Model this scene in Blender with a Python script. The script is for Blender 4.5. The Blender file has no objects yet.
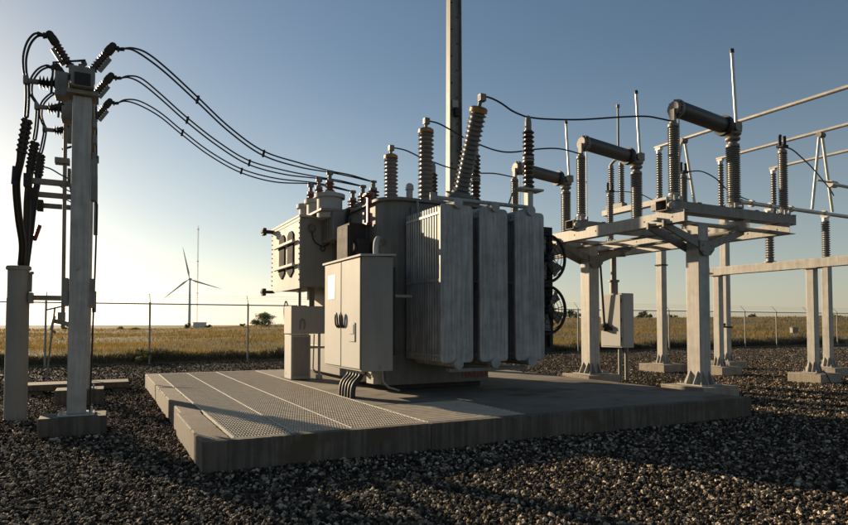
import bpy, math, random
import numpy as np
from mathutils import Vector, Matrix
random.seed(7); rng = np.random.default_rng(11)
R = math.radians
sc = bpy.context.scene
COL = sc.collection

# ------------------------------------------------------------------ materials
def nodes(name):
    m = bpy.data.materials.new(name); m.use_nodes = True
    nt = m.node_tree; b = nt.nodes['Principled BSDF']
    return m, nt, b
def N(nt, t, **k):
    n = nt.nodes.new(t)
    for a, v in k.items():
        if a in n.inputs: n.inputs[a].default_value = v
        else: setattr(n, a, v)
    return n
def ramp(nt, fac, stops):
    r = nt.nodes.new('ShaderNodeValToRGB'); e = r.color_ramp.elements
    e[0].position, e[0].color = stops[0][0], (*stops[0][1], 1)
    e[1].position, e[1].color = stops[-1][0], (*stops[-1][1], 1)
    for p, c in stops[1:-1]:
        q = e.new(p); q.color = (*c, 1)
    nt.links.new(fac, r.inputs['Fac']); return r.outputs['Color']
def weathered(name, c, rough=.5, metal=0., var=.25, scale=3., streak=.0, bump=.1, bscale=40., spot=None, rvar=.12, spec=.5):
    """paint / metal / concrete: mottled colour, run-off streaks, uneven gloss and a fine bump"""
    m, nt, b = nodes(name); L = nt.links.new
    tc = N(nt, 'ShaderNodeTexCoord'); geo = N(nt, 'ShaderNodeNewGeometry')
    n1 = N(nt, 'ShaderNodeTexNoise', Scale=scale, Detail=8., Roughness=.65); L(geo.outputs['Position'], n1.inputs['Vector'])
    lo = tuple(x*(1-var) for x in c); hi = tuple(min(1, x*(1+var*.7)) for x in c)
    col = ramp(nt, n1.outputs['Fac'], [(.3, lo), (.52, c), (.72, hi)])
    if streak:
        mp = N(nt, 'ShaderNodeMapping'); mp.inputs['Scale'].default_value = (9, 9, .5); L(geo.outputs['Position'], mp.inputs['Vector'])
        n2 = N(nt, 'ShaderNodeTexNoise', Scale=2.2, Detail=6., Roughness=.6); L(mp.outputs['Vector'], n2.inputs['Vector'])
        f = ramp(nt, n2.outputs['Fac'], [(.42, (1-streak,)*3), (.6, (1, 1, 1))])
        mx = N(nt, 'ShaderNodeMix', data_type='RGBA', blend_type='MULTIPLY'); mx.inputs[0].default_value = 1
        L(col, mx.inputs[6]); L(f, mx.inputs[7]); col = mx.outputs[2]
    if spot:
        n3 = N(nt, 'ShaderNodeTexNoise', Scale=spot[2], Detail=5.); L(geo.outputs['Position'], n3.inputs['Vector'])
        f = ramp(nt, n3.outputs['Fac'], [(spot[1], (0, 0, 0)), (spot[1]+.08, (1, 1, 1))])
        mx = N(nt, 'ShaderNodeMix', data_type='RGBA'); L(f, mx.inputs[0]); L(col, mx.inputs[6]); mx.inputs[7].default_value = (*spot[0], 1); col = mx.outputs[2]
    L(col, b.inputs['Base Color'])
    rr = N(nt, 'ShaderNodeMapRange'); rr.inputs['To Min'].default_value = max(.05, rough-rvar); rr.inputs['To Max'].default_value = min(1, rough+rvar)
    L(n1.outputs['Fac'], rr.inputs['Value']); L(rr.outputs['Result'], b.inputs['Roughness'])
    b.inputs['Metallic'].default_value = metal; b.inputs['Specular IOR Level'].default_value = spec
    if bump:
        n4 = N(nt, 'ShaderNodeTexNoise', Scale=bscale, Detail=6.); L(geo.outputs['Position'], n4.inputs['Vector'])
        bp = N(nt, 'ShaderNodeBump', Strength=bump, Distance=.01); L(n4.outputs['Fac'], bp.inputs['Height']); L(bp.outputs['Normal'], b.inputs['Normal'])
    return m
M = dict(
    paint=weathered('grey_paint', (.245, .235, .208), .68, 0, .12, 1.6, .08, .04, 60, ((.16, .12, .08), .70, 5), spec=.3),
    paint_sunlit=weathered('sunlit_grey_paint', (.385, .378, .358), .72, 0, .08, 1.3, .05, .04, 60, ((.20, .15, .10), .72, 6), spec=.25),  # lighter copy of the grey paint: sunlight put into the colour of lit parts
    tank=weathered('tank_paint', (.165, .16, .146), .65, 0, .2, 1.8, .16, .05, 40, ((.09, .065, .045), .68, 4), spec=.3),
    radiator=weathered('zinc_radiator', (.36, .353, .338), .6, .1, .3, 4., .30, .06, 50),
    galvanised=weathered('galvanised_steel', (.39, .37, .335), .6, .1, .22, 5., .2, .06, 60, ((.26, .20, .135), .70, 6)),
    steel=weathered('weathered_steel', (.22, .20, .175), .6, .2, .3, 6., .2, .06, 60),
    dark_steel=weathered('dark_steel', (.04, .037, .034), .8, 0, .3, 6., .1, .05, 60, spec=.2),
    aluminium=weathered('aluminium_tube', (.50, .475, .43), .42, .45, .15, 4., .05, .03, 60),
    porcelain=weathered('grey_porcelain', (.195, .182, .168), .35, 0, .18, 5., .12, .02, 60),
    porcelain_dark=weathered('brown_porcelain', (.075, .052, .040), .35, 0, .25, 6., .1, .02, 60),
    brown=weathered('red_brown_glaze', (.17, .062, .038), .35, 0, .25, 6., .1, .02, 60),
    polymer=weathered('dark_polymer', (.016, .015, .015), .5, 0, .2, 6., 0, .03, 60),
    interrupter=weathered('interrupter_tube_paint', (.075, .071, .066), .42, 0, .15, 5., .1, .03, 60),
    rubber=weathered('black_rubber', (.014, .014, .014), .6, 0, .3, 8., 0, .05, 60),
    brass=weathered('tarnished_brass', (.30, .16, .05), .45, .4, .3, 9., 0, .04, 60),
    red=weathered('red_paint', (.16, .018, .012), .5, 0, .25, 6., 0, .04, 60),
    white=weathered('white_sticker', (.74, .74, .72), .5, 0, .04, 4., 0, 0, 60),
    glass_dark=weathered('dark_window', (.012, .012, .012), .9, 0, .2, 4., 0, 0, 60, spec=.1),
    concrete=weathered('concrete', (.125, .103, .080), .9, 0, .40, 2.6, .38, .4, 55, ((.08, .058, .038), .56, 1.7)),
    footing=weathered('sunlit_footing_concrete', (.30, .255, .20), .9, 0, .2, 3., .2, .35, 55, ((.20, .15, .105), .60, 2.5)),  # lighter copy of the concrete: sun on the right-hand footings painted in
    slab=weathered('slab_concrete', (.165, .14, .112), .9, 0, .42, 1.7, 0, .35, 55, ((.07, .048, .032), .54, 1.1)),
    grating=weathered('grating_steel', (.50, .44, .355), .55, .2, .25, 6., 0, .05, 60),
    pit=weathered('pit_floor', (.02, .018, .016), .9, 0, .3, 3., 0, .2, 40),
    letters=weathered('dark_red_lettering', (.30, .022, .016), .6, 0, .3, 12., 0, 0, 60),
    blue=weathered('blue_sleeve', (.015, .025, .09), .5, 0, .2, 8., 0, .03, 60),
    turbine=weathered('turbine_white', (.62, .62, .62), .45, 0, .05, .1, 0, 0, 1),
    bark=weathered('bark', (.07, .052, .04), .9, 0, .3, 3., 0, .3, 20),
    zinc_wire=weathered('fence_zinc', (.25, .24, .22), .5, .3, .2, 4., 0, 0, 60),
)

# ------------------------------------------------------------------ mesh builder
ORIG = {}
def V3(p): return Vector(p)
class MB:
    def __init__(s): s.v = []; s.f = []
    def add(s, vs, fs):
        o = len(s.v); s.v += [tuple(p) for p in vs]; s.f += [tuple(i+o for i in f) for f in fs]; return s
    def box(s, x0, x1, y0, y1, z0, z1):
        return s.add([(x0,y0,z0),(x1,y0,z0),(x1,y1,z0),(x0,y1,z0),(x0,y0,z1),(x1,y0,z1),(x1,y1,z1),(x0,y1,z1)],
                     [(0,3,2,1),(4,5,6,7),(0,1,5,4),(1,2,6,5),(2,3,7,6),(3,0,4,7)])
    def bar(s, p, q, w, h, up=(0, 0, 1)):
        p, q = V3(p), V3(q); d = (q-p).normalized(); up = V3(up)
        if abs(d.dot(up)) > .99: up = V3((1, 0, 0))
        a = d.cross(up).normalized()*w/2; b = a.cross(d).normalized()*h/2
        c = [p-a-b, p+a-b, p+a+b, p-a+b, q-a-b, q+a-b, q+a+b, q-a+b]
        return s.add(c, [(0,1,2,3),(7,6,5,4),(0,4,5,1),(1,5,6,2),(2,6,7,3),(3,7,4,0)][::1])
    def lathe(s, p, q, prof, n=20, caps=True):
        """prof: (distance from p towards q, radius)"""
        p, q = V3(p), V3(q); d = (q-p).normalized()
        a = d.orthogonal().normalized(); b = d.cross(a)
        o = len(s.v)
        for t, r in prof:
            for k in range(n):
                w = 2*math.pi*k/n
                s.v.append(tuple(p+d*t+(a*math.cos(w)+b*math.sin(w))*r))
        for i in range(len(prof)-1):
            for k in range(n):
                k2 = (k+1) % n
                s.f.append((o+i*n+k, o+i*n+k2, o+(i+1)*n+k2, o+(i+1)*n+k))
        if caps:
            s.f.append(tuple(o+k for k in range(n))[::-1])
            e = o+(len(prof)-1)*n
            s.f.append(tuple(e+k for k in range(n)))
        return s
    def cyl(s, p, q, r, n=16, r2=None):
        return s.lathe(p, q, [(0, r), ((V3(q)-V3(p)).length, r if r2 is None else r2)], n)
    def ball(s, c, r, n=10):
        c = V3(c)
        pr = [(r-r*math.cos(math.pi*i/6), max(.001, r*math.sin(math.pi*i/6))) for i in range(7)]
        return s.lathe(c-V3((0,0,r)), c+V3((0,0,r)), pr, n, False)
    def tube(s, pts, r, n=8, rs=None):
        P = [V3(p) for p in pts]; o = len(s.v); prev = None
        for i, p in enumerate(P):
            d = (P[min(i+1, len(P)-1)]-P[max(i-1, 0)]).normalized()
            a = d.orthogonal().normalized() if prev is None else (prev-d*prev.dot(d)).normalized()
            prev = a; b = d.cross(a); rr = rs[i] if rs else r
            for k in range(n):
                w = 2*math.pi*k/n; s.v.append(tuple(p+(a*math.cos(w)+b*math.sin(w))*rr))
        for i in range(len(P)-1):
            for k in range(n):
                k2 = (k+1) % n
                s.f.append((o+i*n+k, o+i*n+k2, o+(i+1)*n+k2, o+(i+1)*n+k))
        s.f.append(tuple(o+k for k in range(n))[::-1]); e = o+(len(P)-1)*n; s.f.append(tuple(e+k for k in range(n)))
        return s
    def prism(s, poly, z0, z1, f=lambda a, b, c: (a, b, c)):
        n = len(poly)
        return s.add([f(x, y, z0) for x, y in poly]+[f(x, y, z1) for x, y in poly],
                     [tuple(range(n))[::-1], tuple(range(n, 2*n))]+[(i, (i+1) % n, n+(i+1) % n, n+i) for i in range(n)])
    def ring(s, c, axis, R0, r, n=28, m=6):
        c, d = V3(c), V3(axis).normalized(); a = d.orthogonal().normalized(); b = d.cross(a); o = len(s.v)
        for i in range(n):
            w = 2*math.pi*i/n; u = a*math.cos(w)+b*math.sin(w)
            for j in range(m):
                t = 2*math.pi*j/m; s.v.append(tuple(c+u*(R0+r*math.cos(t))+d*r*math.sin(t)))
        for i in range(n):
            for j in range(m):
                s.f.append((o+i*m+j, o+((i+1) % n)*m+j, o+((i+1) % n)*m+(j+1) % m, o+i*m+(j+1) % m))
        return s
    def build(s, name, m, parent=None, bevel=0, smooth=True, kind=None):
        off = ORIG.get(parent.name, Vector((0, 0, 0))) if parent is not None else Vector((0, 0, 0))
        me = bpy.data.meshes.new(name)
        me.from_pydata([(v[0]-off.x, v[1]-off.y, v[2]-off.z) for v in s.v], [], s.f)
        import bmesh
        bm = bmesh.new(); bm.from_mesh(me); bmesh.ops.recalc_face_normals(bm, faces=bm.faces)
        bm.to_mesh(me); bm.free()
        if smooth:
            me.shade_smooth(); me.set_sharp_from_angle(angle=R(38))
        me.materials.append(M[m] if isinstance(m, str) else m)
        o = bpy.data.objects.new(name, me); COL.objects.link(o)
        if parent is not None: o.parent = parent
        ORIG[o.name] = off
        if bevel:
            b = o.modifiers.new('edge', 'BEVEL'); b.width = bevel; b.segments = 2; b.limit_method = 'ANGLE'; b.angle_limit = R(50)
        if kind: o['kind'] = kind
        return o
def tag(o, label, cat, group=None):
    o['label'] = label; o['category'] = cat
    if group: o['group'] = group
    return o
def thing(name, loc, label, cat, group=None):
    o = bpy.data.objects.new(name, None); COL.objects.link(o); o.location = loc; o.empty_display_size = .2
    ORIG[o.name] = Vector(loc); return tag(o, label, cat, group)
def copy_tree(o, parent=None):
    c = o.copy(); COL.objects.link(c); c.parent = parent
    for ch in list(o.children): copy_tree(ch, c)
    return c
def dup(o, loc, label):
    c = copy_tree(o); c.location = loc; c['label'] = label; return c
def spline(pts, k=8):
    P = [V3(p) for p in pts]; out = []
    for i in range(len(P)-1):
        a, b, c, d = P[max(i-1, 0)], P[i], P[i+1], P[min(i+2, len(P)-1)]
        for j in range(k):
            t = j/k
            out.append(.5*((2*b)+(c-a)*t+(2*a-5*b+4*c-d)*t*t+(3*b-a-3*c+d)*t**3))
    out.append(P[-1]); return out
def sheds(p, q, rc, rs, n, seg=20):
    L = (V3(q)-V3(p)).length; w = L/n; pr = [(0, rc)]
    for i in range(n):
        z = i*w
        pr += [(z+.12*w, rc), (z+.42*w, rs*.97), (z+.50*w, rs), (z+.58*w, rs*.93), (z+.90*w, rc)]
    pr.append((L, rc)); return MB().lathe(p, q, pr, seg)

# ------------------------------------------------------------------ camera, light, sky
cam = bpy.data.objects.new('camera', bpy.data.cameras.new('camera')); COL.objects.link(cam)
CU, CV, CH = -.97, -6.5, 1.5
cam.location = (CU, CV, CH); cam.rotation_euler = (R(92), 0, R(-27.5))
cam.data.sensor_width = 36; cam.data.lens = 623/848*36; cam.data.shift_y = .0468
cam.data.clip_start = .05; cam.data.clip_end = 30000
sc.camera = cam
EL, AZ = R(13.5), math.atan2(-.345, .94)      # the sun stands low, left of the view and beyond the transformer
w = bpy.data.worlds.new('World'); sc.world = w; w.use_nodes = True
nt = w.node_tree; bg = nt.nodes['Background']
sky = nt.nodes.new('ShaderNodeTexSky'); sky.sky_type = 'NISHITA'; sky.sun_disc = False
sky.sun_elevation = EL; sky.sun_rotation = AZ
sky.air_density = 1.0; sky.dust_density = .42; sky.ozone_density = 1.0
hs = nt.nodes.new('ShaderNodeHueSaturation'); gc = nt.nodes.new('ShaderNodeTexCoord'); sx = nt.nodes.new('ShaderNodeSeparateXYZ')
nt.links.new(gc.outputs['Generated'], sx.inputs[0])
def zmap(a, b, lo, hi):
    m = nt.nodes.new('ShaderNodeMapRange'); m.interpolation_type = 'SMOOTHSTEP'
    for k_, v_ in zip(('From Min', 'From Max', 'To Min', 'To Max'), (a, b, lo, hi)): m.inputs[k_].default_value = v_
    nt.links.new(sx.outputs['Z'], m.inputs['Value']); return m.outputs['Result']
nt.links.new(zmap(0, .42, .60, 1.05), hs.inputs['Saturation'])      # the air near the horizon is paler and a little brighter
nt.links.new(zmap(0, .42, 1.04, .97), hs.inputs['Value'])
nt.links.new(sky.outputs['Color'], hs.inputs['Color']); nt.links.new(hs.outputs['Color'], bg.inputs['Color'])
bg.inputs['Strength'].default_value = .05
sl = bpy.data.lights.new('sun', 'SUN'); sl.energy = 5.0; sl.angle = R(.55); sl.color = (1, .785, .52)
so = bpy.data.objects.new('sun', sl); COL.objects.link(so)
sd = Vector((math.sin(AZ)*math.cos(EL), math.cos(AZ)*math.cos(EL), math.sin(EL)))
so.rotation_euler = sd.to_track_quat('Z', 'Y').to_euler()
so.location = sd*60
vs = sc.view_settings; vs.view_transform = 'Standard'; vs.look = 'None'; vs.gamma = 1; vs.exposure = 1.0; vs.use_curve_mapping = False

# ------------------------------------------------------------------ ground, field
def ground_mat():
    m, nt, b = nodes('gravel_bed'); L = nt.links.new
    geo = N(nt, 'ShaderNodeNewGeometry')
    v = N(nt, 'ShaderNodeTexVoronoi', Scale=26.); L(geo.outputs['Position'], v.inputs['Vector'])
    n = N(nt, 'ShaderNodeTexNoise', Scale=.7, Detail=6.); L(geo.outputs['Position'], n.inputs['Vector'])
    c1 = ramp(nt, v.outputs['Color'], [(.1, (.008, .0065, .005)), (.5, (.028, .022, .016)), (.9, (.09, .07, .05))])
    c2 = ramp(nt, n.outputs['Fac'], [(.35, (.75, .75, .75)), (.65, (1.1, 1.08, 1.05))])
    mx = N(nt, 'ShaderNodeMix', data_type='RGBA', blend_type='MULTIPLY'); mx.inputs[0].default_value = 1
    L(c1, mx.inputs[6]); L(c2, mx.inputs[7]); L(mx.outputs[2], b.inputs['Base Color']); b.inputs['Roughness'].default_value = .8
    bp = N(nt, 'ShaderNodeBump', Strength=1., Distance=.03); bp.invert = True
    L(v.outputs['Distance'], bp.inputs['Height']); L(bp.outputs['Normal'], b.inputs['Normal'])
    return m
g = MB(); us = [-9000, -60, -30, 0, 30, 60, 9000]; vv = [-4000, -60, -20, 0, 18.7]
g.v = [(u, v, 0) for v in vv for u in us]
g.f = [(j*7+i, j*7+i+1, j*7+i+8, j*7+i+7) for j in range(4) for i in range(6)]
g.build('ground', ground_mat(), kind='structure')

def field_h(u, v):
    du, dv = u-CU, v-CV; r = np.hypot(du, dv); a = np.degrees(np.arctan2(du, dv))
    y = np.interp(a, [-40, 5, 7, 10, 13, 27, 40, 75], [329, 329.2, 328.5, 327.6, 325.8, 321.5, 318.5, 317.5])
    hc = 1.5+200*(324-y)/690
    t = np.clip((r-28)/172, 0, 1); t = t*t*(3-2*t)
    h = .22+(hc-.22)*t
    fall = np.clip(r-205, 0, None); h = h-np.minimum(fall*.035, 20+hc)
    h = h+np.where(r < 230, 1, 0)*(.10*np.sin(u*.21+v*.13)+.07*np.sin(u*.5-v*.33))*np.clip((v-20)/8, 0, 1)
    b = np.clip((v-18.6)/.9, 0, 1); b = b*b*(3-2*b)
    return -.03+(h+.03)*b
def stretch(a0, a1, n, p):
    t = np.linspace(0, 1, n); return a0+(a1-a0)*t**p
fv = np.concatenate([[18.62, 18.75, 18.9, 19.1, 19.3, 19.6], np.linspace(20, 60, 41), np.linspace(62, 260, 60), np.geomspace(270, 12000, 30)])
fu = np.concatenate([-np.geomspace(12000, 70, 26), np.linspace(-66, 200, 150), np.geomspace(205, 14000, 46)])
U, Vv = np.meshgrid(fu, fv); Z = field_h(U, Vv)
fm = MB(); fm.v = list(zip(U.ravel().tolist(), Vv.ravel().tolist(), Z.ravel().tolist())); nu = len(fu)
fm.f = [(j*nu+i, j*nu+i+1, j*nu+nu+i+1, j*nu+nu+i) for j in range(len(fv)-1) for i in range(nu-1)]
def field_mat():
    m, nt, b = nodes('dry_grassland'); L = nt.links.new
    geo = N(nt, 'ShaderNodeNewGeometry')
    n = N(nt, 'ShaderNodeTexNoise', Scale=.06, Detail=9., Roughness=.7); L(geo.outputs['Position'], n.inputs['Vector'])
    c = ramp(nt, n.outputs['Fac'], [(.34, (.06, .052, .018)), (.5, (.12, .088, .03)), (.66, (.18, .125, .048))])
    L(c, b.inputs['Base Color']); b.inputs['Roughness'].default_value = .9
    n2 = N(nt, 'ShaderNodeTexNoise', Scale=3., Detail=9.); L(geo.outputs['Position'], n2.inputs['Vector'])
    bp = N(nt, 'ShaderNodeBump', Strength=.9, Distance=.3); L(n2.outputs['Fac'], bp.inputs['Height']); L(bp.outputs['Normal'], b.inputs['Normal'])
    return m
fm.build('field', field_mat(), kind='structure')

def leaf_mat(name, stops, scale, trans=.45):
    m, nt, b = nodes(name); L = nt.links.new
    geo = N(nt, 'ShaderNodeNewGeometry')
    n = N(nt, 'ShaderNodeTexNoise', Scale=scale, Detail=7., Roughness=.7); L(geo.outputs['Position'], n.inputs['Vector'])
    c = ramp(nt, n.outputs['Fac'], stops); L(c, b.inputs['Base Color']); b.inputs['Roughness'].default_value = .7
    tr = N(nt, 'ShaderNodeBsdfTranslucent'); L(c, tr.inputs['Color'])
    mx = N(nt, 'ShaderNodeMixShader'); mx.inputs[0].default_value = trans
    L(b.outputs['BSDF'], mx.inputs[1]); L(tr.outputs['BSDF'], mx.inputs[2])
    L(mx.outputs[0], nt.nodes['Material Output'].inputs['Surface']); return m
M['grass'] = leaf_mat('golden_grass', [(.32, (.06, .062, .010)), (.47, (.135, .095, .018)), (.6, (.25, .16, .036)), (.7, (.32, .21, .06))], .22, .48)
M['shaded_weeds'] = leaf_mat('shaded_verge_weeds', [(.35, (.02, .024, .007)), (.55, (.045, .038, .012)), (.72, (.10, .07, .025))], .6, .25)  # weeds darkened: the shaded front of the grass bank painted into their colour
M['leaves'] = leaf_mat('shrub_leaves', [(.35, (.045, .062, .018)), (.6, (.10, .12, .036))], 1.2, .5)
M['pine'] = leaf_mat('dark_tree_leaves', [(.35, (.016, .022, .012)), (.65, (.04, .046, .02))], .4, .2)

def from_arrays(name, verts, faces, m, kind=None, parent=None):
    me = bpy.data.meshes.new(name); k = faces.shape[1]
    me.vertices.add(len(verts)); me.vertices.foreach_set('co', verts.astype(np.float32).ravel())
    me.loops.add(faces.size); me.loops.foreach_set('vertex_index', faces.astype(np.int32).ravel())
    me.polygons.add(len(faces)); me.polygons.foreach_set('loop_start', np.arange(0, faces.size, k, dtype=np.int32))
    me.polygons.foreach_set('loop_total', np.full(len(faces), k, dtype=np.int32))
    me.update(); me.validate(); me.materials.append(M[m])
    o = bpy.data.objects.new(name, me); COL.objects.link(o)
    if kind: o['kind'] = kind
    if parent: o.parent = parent
    return o
def blades(u, v, z, h, w, lean):
    """each blade: a bent strip of two quads tapering to a tip"""
    n = len(u); a = rng.uniform(0, 2*np.pi, n); la = rng.uniform(0, 2*np.pi, n); l = lean*h*rng.uniform(.2, 1, n)
    ax, ay = np.cos(a)*w/2, np.sin(a)*w/2; lx, ly = np.cos(la)*l, np.sin(la)*l
    vs = np.empty((n, 6, 3))
    for i, (t, s) in enumerate(((0, 1), (.55, .8), (1, .15))):
        for j, sg in enumerate((-1, 1)):
            vs[:, i*2+j] = np.stack([u+sg*ax*s+lx*t*t, v+sg*ay*s+ly*t*t, z+h*t*(1-.15*t)], 1)
    o = (np.arange(n)*6)[:, None]
    f = np.concatenate([o+np.array([[0, 1, 3, 2]]), o+np.array([[2, 3, 5, 4]])])
    return vs.reshape(-1, 3), f
def scatter(n, r0, r1, a0=-16, a1=72, p=.5):
    r = r0+(r1-r0)*rng.random(n)**p; a = np.radians(rng.uniform(a0, a1, n))
    u = CU+r*np.sin(a); v = CV+r*np.cos(a); return u, v, r
gv, gf, off = [], [], 0
for n, r0, r1, hh, ww, p in ((60000, 24, 50, .34, .018, .8), (50000, 45, 100, .42, .045, .7), (26000, 95, 205, .45, .12, .6)):
    u, v, r = scatter(n, r0, r1, p=p); k = v > 19.7; u, v = u[k], v[k]
    cl = np.sin(u*.35+1.3*np.sin(v*.22))*np.sin(v*.41+u*.11)          # taller and barer patches
    h = hh*(.75+.4*cl)*rng.uniform(.5, 1.25, len(u)); k = h > .06; u, v, h = u[k], v[k], h[k]
    a, f = blades(u, v, field_h(u, v)-.03, h, ww*rng.uniform(.6, 1.3, len(u)), .5)
    gv.append(a); gf.append(f+off); off += len(a)
from_arrays('field_grass', np.concatenate(gv), np.concatenate(gf), 'grass', 'stuff')
u = rng.uniform(-13, 46, 42000); v = 18.95+np.abs(rng.normal(0, .75, 42000))
h = (.20+.20*rng.random(42000))*(1+.45*np.sin(u*1.7)*np.sin(u*.6+1))*(1-.35*np.clip((18.0-u)/60, 0, 1))
a, f = blades(u, v, field_h(u, v)-.05, h, .022*rng.uniform(.6, 1.6, 42000), .45)
from_arrays('verge_grass', a, f, 'shaded_weeds', 'stuff')

# loose stones
def stone_mat():
    m, nt, b = nodes('gravel_stone'); L = nt.links.new
    oi = N(nt, 'ShaderNodeObjectInfo')
    c = ramp(nt, oi.outputs['Random'], [(0, (.009, .007, .0055)), (.36, (.032, .024, .017)), (.66, (.105, .078, .053)), (.86, (.31, .235, .155)), (1, (.60, .49, .36))])
    geo = N(nt, 'ShaderNodeNewGeometry'); n = N(nt, 'ShaderNodeTexNoise', Scale=90., Detail=4.); L(geo.outputs['Position'], n.inputs['Vector'])
    c2 = ramp(nt, n.outputs['Fac'], [(.3, (.7, .7, .7)), (.7, (1.15, 1.15, 1.15))])
    mx = N(nt, 'ShaderNodeMix', data_type='RGBA', blend_type='MULTIPLY'); mx.inputs[0].default_value = 1
    L(c, mx.inputs[6]); L(c2, mx.inputs[7]); L(mx.outputs[2], b.inputs['Base Color']); b.inputs['Roughness'].default_value = .92; b.inputs['Specular IOR Level'].default_value = .22
    return m
M['stone'] = stone_mat()
pv, pf, dens = [], [], []
def bed(u, v): return .004+.020*(1+math.sin(u*1.9+2*math.sin(v*.8))*math.sin(v*1.6+u*.5))/2+.012*(1+math.sin(u*4.3+v*2.1)*math.sin(v*5.1-u*1.3))/2
for r0, r1, d, kr in ((2.4, 6, 2300, 9), (6, 9, 1400, 8), (9, 13, 700, 8), (13, 19, 430, 8), (19, 30, 200, 6), (30, 46, 90, 4)):
    n = 98
    for i in range(n):
        a0, a1 = R(-20+98*i/n), R(-20+98*(i+1)/n)
        for j in range(kr):
            q0, q1 = r0+(r1-r0)*j/kr, r0+(r1-r0)*(j+1)/kr; o = len(pv)
            for rr, aa in ((q0, a0), (q1, a0), (q1, a1), (q0, a1)):
                x, y = CU+rr*math.sin(aa), min(18.75, CV+rr*math.cos(aa)); pv.append((x, y, bed(x, y)))
            pf.append((o, o+3, o+2, o+1)); dens.append(d)
gm = MB(); gm.v, gm.f = pv, pf
gravel = gm.build('gravel', 'stone', smooth=False, kind='stuff')
for p in gravel.data.polygons:
    if p.normal.z < 0: p.flip()
at = gravel.data.attributes.new('dens', 'FLOAT', 'FACE'); at.data.foreach_set('value', dens)
ng = bpy.data.node_groups.new('stones', 'GeometryNodeTree')
ng.interface.new_socket('Geometry', in_out='INPUT', socket_type='NodeSocketGeometry')
ng.interface.new_socket('Geometry', in_out='OUTPUT', socket_type='NodeSocketGeometry')
gi, go = ng.nodes.new('NodeGroupInput'), ng.nodes.new('NodeGroupOutput'); L = ng.links.new
na = ng.nodes.new('GeometryNodeInputNamedAttribute'); na.data_type = 'FLOAT'; na.inputs['Name'].default_value = 'dens'
dp = ng.nodes.new('GeometryNodeDistributePointsOnFaces'); dp.distribute_method = 'RANDOM'
L(gi.outputs[0], dp.inputs['Mesh']); L(na.outputs[0], dp.inputs['Density'])
g2i = ng.nodes.new('GeometryNodeGeometryToInstance')
for k in range(5):
    ico = ng.nodes.new('GeometryNodeMeshIcoSphere'); ico.inputs['Radius'].default_value = 1; ico.inputs['Subdivisions'].default_value = 2
    nz = ng.nodes.new('ShaderNodeTexNoise'); nz.noise_dimensions = '4D'; nz.inputs['W'].default_value = k*3.7; nz.inputs['Scale'].default_value = 1.0; nz.inputs['Detail'].default_value = 2
    sub = ng.nodes.new('ShaderNodeVectorMath'); sub.operation = 'SUBTRACT'; sub.inputs[1].default_value = (.5, .5, .5); L(nz.outputs['Color'], sub.inputs[0])
    mul = ng.nodes.new('ShaderNodeVectorMath'); mul.operation = 'SCALE'; mul.inputs['Scale'].default_value = 1.7; L(sub.outputs[0], mul.inputs[0])
    sp = ng.nodes.new('GeometryNodeSetPosition'); L(ico.outputs['Mesh'], sp.inputs['Geometry']); L(mul.outputs[0], sp.inputs['Offset'])
    L(sp.outputs[0], g2i.inputs[0])
iop = ng.nodes.new('GeometryNodeInstanceOnPoints'); iop.inputs['Pick Instance'].default_value = True
L(dp.outputs['Points'], iop.inputs['Points']); L(g2i.outputs[0], iop.inputs['Instance'])
rr_ = ng.nodes.new('FunctionNodeRandomValue'); rr_.data_type = 'FLOAT_VECTOR'; rr_.inputs[1].default_value = (6.28, 6.28, 6.28); L(rr_.outputs[0], iop.inputs['Rotation'])
r1 = ng.nodes.new('FunctionNodeRandomValue'); r1.data_type = 'FLOAT'; r1.inputs['Seed'].default_value = 9
pw = ng.nodes.new('ShaderNodeMath'); pw.operation = 'POWER'; pw.inputs[1].default_value = 2.4
L(next(o for o in r1.outputs if o.enabled), pw.inputs[0])
mr = ng.nodes.new('ShaderNodeMapRange'); mr.inputs['To Min'].default_value = .0085; mr.inputs['To Max'].default_value = .030; L(pw.outputs[0], mr.inputs['Value'])
rs_ = ng.nodes.new('FunctionNodeRandomValue'); rs_.data_type = 'FLOAT_VECTOR'; rs_.inputs[0].default_value = (.75, .6, .45); rs_.inputs[1].default_value = (1.25, 1.1, .9); rs_.inputs['Seed'].default_value = 4
ml = ng.nodes.new('ShaderNodeVectorMath'); ml.operation = 'SCALE'; L(rs_.outputs[0], ml.inputs[0]); L(mr.outputs['Result'], ml.inputs['Scale']); L(ml.outputs[0], iop.inputs['Scale'])
sm = ng.nodes.new('GeometryNodeSetMaterial'); sm.inputs['Material'].default_value = M['stone']; L(iop.outputs[0], sm.inputs[0]); L(sm.outputs[0], go.inputs[0])
md = gravel.modifiers.new('stones', 'NODES'); md.node_group = ng

# ------------------------------------------------------------------ concrete plinth with grating
pad = thing('equipment_plinth', (4.15, 4.75, 0), 'low concrete plinth with steel grating, carrying the big transformer', 'plinth')
def rough_block(p, q, w, z0, z1):
    """cast concrete block from p to q: worn arrises, a few chips along the top edges"""
    p, q = V3((*p, 0)), V3((*q, 0)); L_ = (q-p).length; d = (q-p)/L_; n_ = V3((d.y, -d.x, 0)); m = MB(); k = max(2, int(L_/.035))
    for i in range(k+1):
        c = p+d*(L_*i/k); ch = [.010+.006*random.random()+(random.random() < .035)*random.uniform(.008, .03) for _ in range(2)]
        for a, z in ((-w/2, z0), (-w/2, z1-ch[0]), (-w/2+ch[0], z1), (w/2-ch[1], z1), (w/2, z1-ch[1]), (w/2, z0)):
            m.v.append(tuple(c+n_*a+V3((0, 0, z+random.uniform(-.0012, .0012)))))
    for i in range(k):
        for t in range(6): m.f.append((i*6+t, i*6+(t+1) % 6, i*6+6+(t+1) % 6, i*6+6+t))
    m.f += [tuple(range(6))[::-1], tuple(range(k*6, k*6+6))]
    return m
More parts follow.
